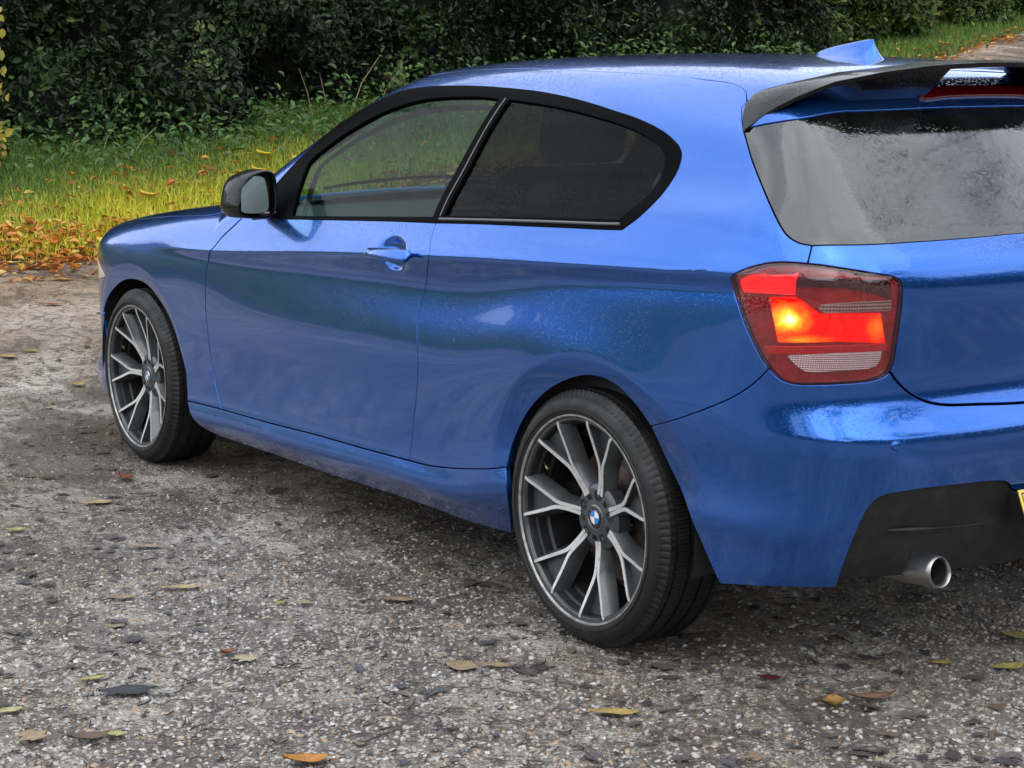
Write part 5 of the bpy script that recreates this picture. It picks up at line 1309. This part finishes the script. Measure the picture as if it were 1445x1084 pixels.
sw = tube('steering_wheel', pts, .014, M_DASH, CAR, 8); bm.free()
for t in (math.pi, 0, -math.pi / 2): tube('wheel_spoke', [wc, wc + .18 * (a_ * math.cos(t) + b2 * math.sin(t))], .016, M_DASH, sw, 6)
cushion('cabin_mirror', (1.42, 0, 1.315), (.03, .22, .06), .2, M_GLOSS, .02)
cushion('parcel_shelf', (-.36, 0, .93), (.42, 1.1, .03), 0, M_LINING, .01)
for sg in (1, -1):
    # door card set in from the door skin, with armrest and pull handle
    xs = np.linspace(.66, 1.9, 22); V = []
    for x in xs:
        for z in np.linspace(.38, float(belt_z(x)) - .012, 8):
            y = float(cast(np.array([[x, 0, z]]), np.array([[0, 1., 0]]), .02, 1.4)[0, 1]) - .075; V.append((x, sg * y, z))
    dc = mesh('door_card', V, grid_faces(22, 8), M_DASH, CAR, True)
    cushion('armrest', (1.15, sg * .70, .74), (.6, .08, .06), 0, M_DASH, .02, par=dc)
    xs = np.linspace(-.45, .68, 16); V = []
    for x in xs:
        for z in np.linspace(.5, float(belt_z(x)) - .01, 6):
            y = float(cast(np.array([[x, 0, z]]), np.array([[0, 1., 0]]), .02, 1.4)[0, 1]) - .07; V.append((x, sg * y, z))
    mesh('rear_side_card', V, grid_faces(16, 6), M_LINING, CAR, True)
# cowl and wipers
V = []
for t in np.linspace(0, 1, 15):
    y = .79 - 1.58 * t; x0 = 2.055 + .09 * (1 - (y / .8) ** 2); 
    for dx, dz in ((-.09, -.012), (.02, -.02), (.05, -.06)):
        z = float(cast(np.array([[x0 - .01, y, .6]]), np.array([[0, 0, 1.]]), 0, 1.4)[0, 2]); V.append((x0 + dx, y, z + dz))
mesh('windscreen_cowl', V, grid_faces(15, 3), M_PLASTIC, CAR, True)
for y in (.15, -.45):
    P = lift_top(np.array([(2.10 - .0 * t, y - .55 * t + .25) for t in np.linspace(0, 1, 6)])); tube('wiper', [(p[0], p[1], p[2] + .015) for p in P], .006, M_TRIM, CAR, 6)
# ---------------------------------------------------------------- loose stones, leaf debris, fallen leaves
def view_scatter(n, r0, r1, half=24.0, pw=1.0, tri=False):
    a = math.radians(-34.65) + np.radians(rng.uniform(-half, half, n)); u = rng.random(n); r = r0 + (r1 - r0) * ((1 - np.sqrt(1 - u)) if tri else u ** pw)
    return CAM[0] + r * np.cos(a), CAM[1] + r * np.sin(a), r
t = (1 + 5 ** .5) / 2
ICO = np.array([(-1, t, 0), (1, t, 0), (-1, -t, 0), (1, -t, 0), (0, -1, t), (0, 1, t), (0, -1, -t), (0, 1, -t), (t, 0, -1), (t, 0, 1), (-t, 0, -1), (-t, 0, 1)]) / math.hypot(1, t)
ICF = np.array([(0, 11, 5), (0, 5, 1), (0, 1, 7), (0, 7, 10), (0, 10, 11), (1, 5, 9), (5, 11, 4), (11, 10, 2), (10, 7, 6), (7, 1, 8), (3, 9, 4), (3, 4, 2), (3, 2, 6), (3, 6, 8), (3, 8, 9), (4, 9, 5), (2, 4, 11), (6, 2, 10), (8, 6, 7), (9, 8, 1)])
def stone_mat():
    n = N('loose_stone'); r = n.island()
    c = n.ramp(r, (0., (.12, .11, .105)), (.14, (.25, .235, .215)), (.38, (.37, .35, .315)), (.58, (.33, .255, .18)), (.72, (.42, .40, .36)), (.93, (.54, .53, .51)), (.965, (.34, .23, .14)), interp='CONSTANT')
    c = n.mix(n.math('MULTIPLY', n.ramp(n.noise(90, 4), (.4, 0.), (.7, 1.)), .45), c, (0.060, 0.052, 0.048))
    return n.done(n.bsdf(c, .42, normal=n.bump(n.noise(500, 3), .001)))
def stones(name, n, r0, r1, s0, s1, pw, tri=False):
    x, y, r = view_scatter(n, r0, r1, 25, pw, tri); d = x - edge_x(y); k = d < .15; x, y = x[k], y[k]; n = len(x)
    cl = lumps(x, y, 2.4); k = rng.random(n) < np.clip(.62 + .75 * cl, .12, 1); x, y = x[k], y[k]; n = len(x)
    s = np.exp(rng.uniform(math.log(s0), math.log(s1), n) - .25 * rng.random(n)); sc = np.stack([rng.uniform(.8, 1.35, n), rng.uniform(.7, 1.05, n), rng.uniform(.42, .75, n)], 1) * s[:, None]
    q = ICO[None] * (1 + rng.normal(0, .13, (n, 12, 1))) * sc[:, None]; a = rng.uniform(0, 6.28, n)[:, None]
    X = q[:, :, 0] * np.cos(a) - q[:, :, 1] * np.sin(a); Y = q[:, :, 0] * np.sin(a) + q[:, :, 1] * np.cos(a)
    tx = rng.normal(0, .25, (n, 1)); Z = q[:, :, 2] + X * tx
    zb = ground_z(x, y) + sc[:, 2] * rng.uniform(-.35, .45, n)
    V = np.stack([X + x[:, None], Y + y[:, None], Z + zb[:, None]], 2).reshape(-1, 3)
    F = (ICF[None] + 12 * np.arange(n)[:, None, None]).reshape(-1, 3)
    return tag(big(name, V, F, M_STONE, smooth=False), kind='stuff')
M_STONE = stone_mat()
stones('gravel', 44000, 2.6, 8.2, .0026, .0070, 1, True); stones('pebbles', 34000, 2.7, 6.2, .0045, .0095, 1, True)
# flattened dark scraps of leaf and twig trodden into the gravel
def scrap_mat():
    n = N('leaf_scrap'); c = n.ramp(n.island(), (0., (.034, .029, .031)), (.30, (.060, .051, .050)), (.60, (.095, .078, .072)), (.80, (.12, .082, .057)), (.92, (.20, .145, .09)), (.975, (.28, .22, .14)), interp='CONSTANT')
    c = n.mix(n.ramp(n.noise(60, 5, .7), (.42, 0.), (.62, .6)), c, (.10, .09, .082))
    return n.done(n.bsdf(c, .38, normal=n.bump(n.noise(120, 3), .002)))
M_SCRAP = scrap_mat()
def debris(name, n, s0, s1, tilt, curl, aspect, lo, gain):
    x, y, r = view_scatter(n, 2.6, 10.5, 25, 1.1); k = (x - edge_x(y)) < .1; x, y = x[k], y[k]
    k = rng.random(len(x)) < np.clip(.4 - gain * lumps(x, y, 2.4) + .5 * lumps(x + 3, y - 2, 6.), lo, 1); x, y = x[k], y[k]; n_ = len(x)
    return tag(leaves(name, np.stack([x, y, ground_z(x, y) + .004 + .004 * rng.random(n_)], 1), np.stack([rng.normal(0, tilt, n_), rng.normal(0, tilt, n_), np.ones(n_)], 1), np.exp(rng.uniform(math.log(s0), math.log(s1), n_)), M_SCRAP, curl=curl, aspect=aspect, rag=.38), kind='stuff')
debris('leaf_debris', 9000, .006, .022, .25, .8, .8, .15, .7)
debris('sodden_leaves', 4300, .016, .065, .06, .2, 1.25, .02, 1.2)
x, y, r = view_scatter(11000, 2.6, 9, 25, 1.0); n_ = len(x); a = rng.uniform(0, 6.28, n_); L_ = np.exp(rng.uniform(math.log(.010), math.log(.055), n_)); bend = rng.normal(0, 1.5, n_)
u = np.linspace(-.5, .5, 5)[None]; th = a[:, None] + bend[:, None] * u; d = np.stack([np.cos(th), np.sin(th)], 2) * (L_[:, None, None] / 4); c = np.cumsum(d, 1) - d.sum(1, keepdims=True) / 2 + np.stack([x, y], 1)[:, None]
p = np.stack([-np.sin(th), np.cos(th)], 2); w = (.0007 + .0011 * rng.random(n_))[:, None, None]; zz = (ground_z(x, y) + .004)[:, None, None] + (.003 * rng.random((n_, 5, 1)))
q3 = lambda s_, up: np.concatenate([c + s_ * p * w, zz + up * w * 2], 2)
V = np.stack([q3(-1, 0), q3(0, 1), q3(1, 0)], 2).reshape(-1, 3)
F = (np.array([(3 * i + j, 3 * i + 3 + j, 3 * i + 4 + j, 3 * i + 1 + j) for i in range(4) for j in range(2)])[None] + 15 * np.arange(n_)[:, None, None]).reshape(-1, 4)
tag(big('twigs', V, F, simple('wet_twig', (.03, .024, .022), .5)), kind='stuff')
# drift of orange leaves along the verge
M_LIT_ = leaf_mat('orange_leaf_litter', ((0., (.22, .07, .02)), (.25, (.50, .16, .025)), (.6, (.66, .27, .035)), (.82, (.70, .40, .06)), (.93, (.66, .50, .12)), (1., (.26, .14, .06))), .45, .15)
x, y, d = scatter_bank(30000, -.55, 1.7, -14, 1.4, 1.0); wd_ = np.clip(.62 + .24 * (y + .8), .2, .68)
k = rng.random(len(x)) < np.where(d < -.22, .10, np.where(d < wd_, .95 - .55 * np.clip(d / wd_, 0, 1) ** 2 * (lumps(x, y, 3.) < .1), .085)) * np.clip(1 - .08 * np.maximum(-y - 1.5, 0), .2, 1); x, y, d = x[k], y[k], d[k]; n_ = len(x)
z = np.where(d > 0, bank_z(x, y), ground_z(x, y)) + np.where(d > .15, .05 * rng.random(n_), .0) + .012 + .03 * rng.random(n_) * (d > -.2)
tag(leaves('leaf_litter', np.stack([x, y, z], 1), np.stack([rng.normal(0, .32, n_), rng.normal(0, .32, n_), np.ones(n_)], 1), rng.uniform(.035, .088, n_), M_LIT_, curl=1.2, aspect=1.0, rag=.15), kind='stuff')

# single fallen leaves on the gravel: (x, y, length, width share, heading, curl, colour, label)
LEAFC = {}
def fl_mat(col):
    if col in LEAFC: return LEAFC[col]
    n = N('fallen_leaf_' + {0: 'a'}.get(0, '') + str(len(LEAFC)).translate(str.maketrans('0123456789', 'bcdefghijk')))
    P = n.new('ShaderNodeTexCoord').outputs['Generated']; sx = n.new('ShaderNodeSeparateXYZ'); n.put(sx.inputs[0], P)
    yy = n.math('ABSOLUTE', n.math('SUBTRACT', sx.outputs[1], .5)); v = n.math('SINE', n.math('MULTIPLY', n.math('ADD', sx.outputs[0], n.math('MULTIPLY', yy, -.8)), 62.)); vein = n.math('MAXIMUM', n.ramp(v, (.80, 0.), (.98, .7)), n.ramp(yy, (.0, 1.), (.03, 0.)))
    c = n.mix(n.math('MULTIPLY', vein, .45), n.mix(n.ramp(n.noise(45, 5, .65), (.4, 0.), (.68, .8)), col, tuple(q * .45 for q in col)), tuple(q * .5 for q in col))
    LEAFC[col] = n.done(n.bsdf(c, .42, normal=n.bump(v, .0012, .6))); return LEAFC[col]
def fallen(x, y, L_, asp, ang, curl, col, label, group=None, lobes=0, tilt=0.0, z=None):
    nu, nv = 17, 7; V = []
    for i in range(nu):
        t = i / (nu - 1); w = (math.sin(math.pi * t ** .85) ** .8) * (1 - .25 * t) * .5 * asp
        if lobes: w *= 1 + .34 * math.sin(t * lobes * 6.28)
        else: w *= 1 + .05 * (1 if i % 2 else -1)
        for j in range(nv):
            q = 2 * j / (nv - 1) - 1
            V.append((L_ * (t - .5), L_ * w * q, L_ * (curl * .30 * q * q * asp * (.4 + t) + curl * .22 * (2 * t - 1) ** 2 + .012 * math.sin(9 * t + 3 * q) + .25 * tilt * q * asp) + .004))
    me = bpy.data.meshes.new('fallen_leaf'); F = grid_faces(nu, nv)
    tail = len(V); V += [(-L_ * .5, -.0012, .004), (-L_ * .5, .0012, .004), (-L_ * .66, .004 + .0012, .006), (-L_ * .66, .004 - .0012, .006)]; F.append((tail, tail + 1, tail + 2, tail + 3))
    o = mesh('fallen_leaf', V, F, fl_mat(col), None, True)
    mo = o.modifiers.new('thickness', 'SOLIDIFY'); mo.thickness = .0009
    o.location = (x, y, (float(ground_z(x, y)) if z is None else z) + .006); o.rotation_euler = (0, 0, math.radians(ang))
    return tag(o, label, 'leaf', group)
FG = 'fallen leaves on the gravel'
CREAM, TAN, YEL_, PALEG = (.52, .38, .19), (.40, .29, .16), (.50, .37, .07), (.46, .48, .16)
GOLD, BROWN, DKBR, RUST, RED_, GREYL, ORNG = (.42, .22, .05), (.22, .12, .065), (.10, .055, .035), (.24, .075, .025), (.14, .012, .018), (.035, .037, .043), (.55, .22, .02)
for a in (
    (1.033, 1.46, .118, .34, 60, .25, CREAM, 'long cream leaf lying flat in open gravel left of the rear wheel'),
    (.026, 1.204, .090, .85, 20, .10, TAN, 'broad pale tan leaf pressed flat just left of the rear tyre contact'),
    (-.02, 1.135, .070, .55, 45, .15, TAN, 'narrow tan leaf tip tucked beside the broad tan leaf'),
    (-.442, 1.111, .118, .36, 50, .30, (.52, .36, .10), 'ragged golden leaf on gravel in front of the rear tyre'),
    (-.685, .682, .062, .85, 140, 1.3, GOLD, 'small folded golden-brown leaf beside the long rolled brown leaf'),
    (-.705, .588, .115, .34, 65, 1.1, BROWN, 'long rolled brown leaf below the rear bumper'),
    (-.734, .172, .085, .60, 75, .5, (.46, .40, .12), 'spotted yellow-green leaf at the right edge below the exhaust'),
    (.066, 2.113, .085, .55, 75, 1.0, (.15, .09, .065), 'ribbed dark brown leaf beside a pale green leaf'),
    (.063, 2.057, .048, .70, 50, .2, PALEG, 'pale green oval leaf touching the ribbed brown leaf'),
    (-.307, 1.797, .095, .55, 62, .9, ORNG, 'bright orange leaf at the bottom edge of the gravel'),
    (2.423, 1.032, .075, .70, 10, .9, RUST, 'rust-brown curled leaf right below the front wheel'),
    (2.149, 1.083, .095, .22, 75, .6, DKBR, 'dark narrow rolled leaf below the front wheel'),
    (2.132, 1.254, .105, .55, 70, .15, CREAM, 'pale cream leaf flat on wet gravel left of the dark rolled leaf'),
    (1.917, 1.606, .065, .55, 70, .4, (.50, .44, .15), 'small pale yellow leaf at the left edge on wet gravel'),
    (.429, 1.958, .062, .40, 80, .3, (.44, .42, .14), 'slim yellow-green leaf above the blackened rotting leaf'),
    (1.027, 1.629, .070, .45, 75, .3, TAN, 'shrivelled tan leaf left of the long cream leaf'),
    (.366, 1.598, .062, .95, 30, .15, (.52, .44, .26), 'cream lobed leaf beside a tiny dark red leaf', 3),
    (.426, 1.617, .036, .80, 100, 1.4, RUST, 'tiny crumpled rust leaf next to the cream lobed leaf'),
    (.589, 1.039, .105, .40, 45, .3, (.34, .22, .12), 'dull brown leaf on the gravel below the sill'),
    (4.163, .511, .06, .80, 40, .6, (.55, .36, .05), 'small orange-yellow leaf left of the front wheel hub'),
    (4.862, .579, .085, .75, 40, .4, (.56, .40, .12), 'light yellow leaf on the gravel at the far left'),
    (4.942, .44, .075, .60, 60, .4, (.50, .33, .08), 'amber leaf beside the light yellow leaf far left'),
    (6.6, -.35, .16, .40, 55, .4, (.55, .30, .03), 'large golden leaf on the lane before the headlight'),
    (5.95, -.05, .13, .40, 70, .5, (.42, .12, .04), 'reddish leaf on the lane at the far left'),
    (-.469, .677, .055, .70, 45, .5, RED_, 'dark red leaf in the shade right of the rear tyre'),
    (-.58, -.04, .075, .75, 30, .4, (.42, .36, .14), 'dusty olive leaf in the car shade at the right edge'),
    (.323, 2.197, .070, .50, 85, .3, (.52, .47, .22), 'pale yellow leaf at the bottom left edge'),
    (.143, 2.208, .070, .95, 20, .4, (.40, .30, .18), 'tan lobed leaf on the dark patch in the bottom left corner', 3),
    (.30, 1.93, .120, .60, 68, .35, GREYL, 'blackened wet leaf with a pale rolled edge left foreground'),
    (.24, 1.86, .070, .22, 62, 1.0, (.34, .33, .30), 'pale rolled leaf edge lying on the blackened leaf'),
    (.705, 1.259, .042, .45, 60, .3, (.44, .36, .12), 'tiny straw-yellow leaf in the middle of open gravel'),
    (.741, 1.309, .030, .80, 60, .5, (.40, .38, .06), 'tiny olive-yellow leaf beside the straw-yellow one'),
    (1.506, 1.358, .11, .32, 60, .15, (.38, .29, .20), 'washed-out beige leaf flat on gravel below the pale cream leaf'),
    (-.62, .27, .05, .6, 60, .4, (.50, .38, .10), 'little yellow leaf scrap between the exhaust and bottom right corner'),
):
    fallen(*a[:5], a[5] * .45, tuple(.78 * q for q in a[6]), a[7], FG, a[8] if len(a) > 8 else 0)
for yy, d, c, l in ((-2.85, 1.25, (.72, .55, .03), 'bright yellow leaf on the grass just above the door mirror'), (-2.6, .9, (.70, .46, .03), 'yellow leaf on the grass left of the door mirror'), (-1.6, .8, (.66, .40, .04), 'large orange-yellow leaf caught in grass above the front wing'),
                    (-10.7, .10, (.66, .38, .05), 'orange leaf at the lane edge above the rear wing')):
    x_ = float(edge_x(yy)) + d; fallen(x_, yy, .14, .8, 50, .6, c, l, 'yellow leaves on the grass bank', 0, 0, float(bank_z(x_, yy)) + .07)
# larger single leaves of the drift, copies of a few leaf shapes
proto = []
for k, (c, cu, asp) in enumerate((((.62, .22, .03), .5, .5), ((.70, .36, .05), .3, .7), ((.48, .14, .03), .8, .45), ((.66, .46, .10), .4, .6))):
    proto.append(fallen(0, 0, .10, asp, 0, cu, c, 'orange autumn leaf lying in the drift along the verge at far left', 'leaves of the drift on the verge'))
for k in range(70):
    y_ = rng.uniform(-1.75, -.15); d_ = rng.uniform(-.35, .8) * rng.random() ** .4; x_ = float(edge_x(y_)) + d_; o = proto[k % 4] if k < 4 else proto[k % 4].copy()
    if k >= 4: COL.objects.link(o)
    o.location = (x_, y_, float(bank_z(x_, y_) if d_ > 0 else ground_z(x_, y_)) + .035 + .03 * (d_ > .2)); o.rotation_euler = (rng.normal(0, .35), rng.normal(0, .35), rng.uniform(0, 6.28)); s_ = rng.uniform(.6, 1.0); o.scale = (s_, s_, s_)
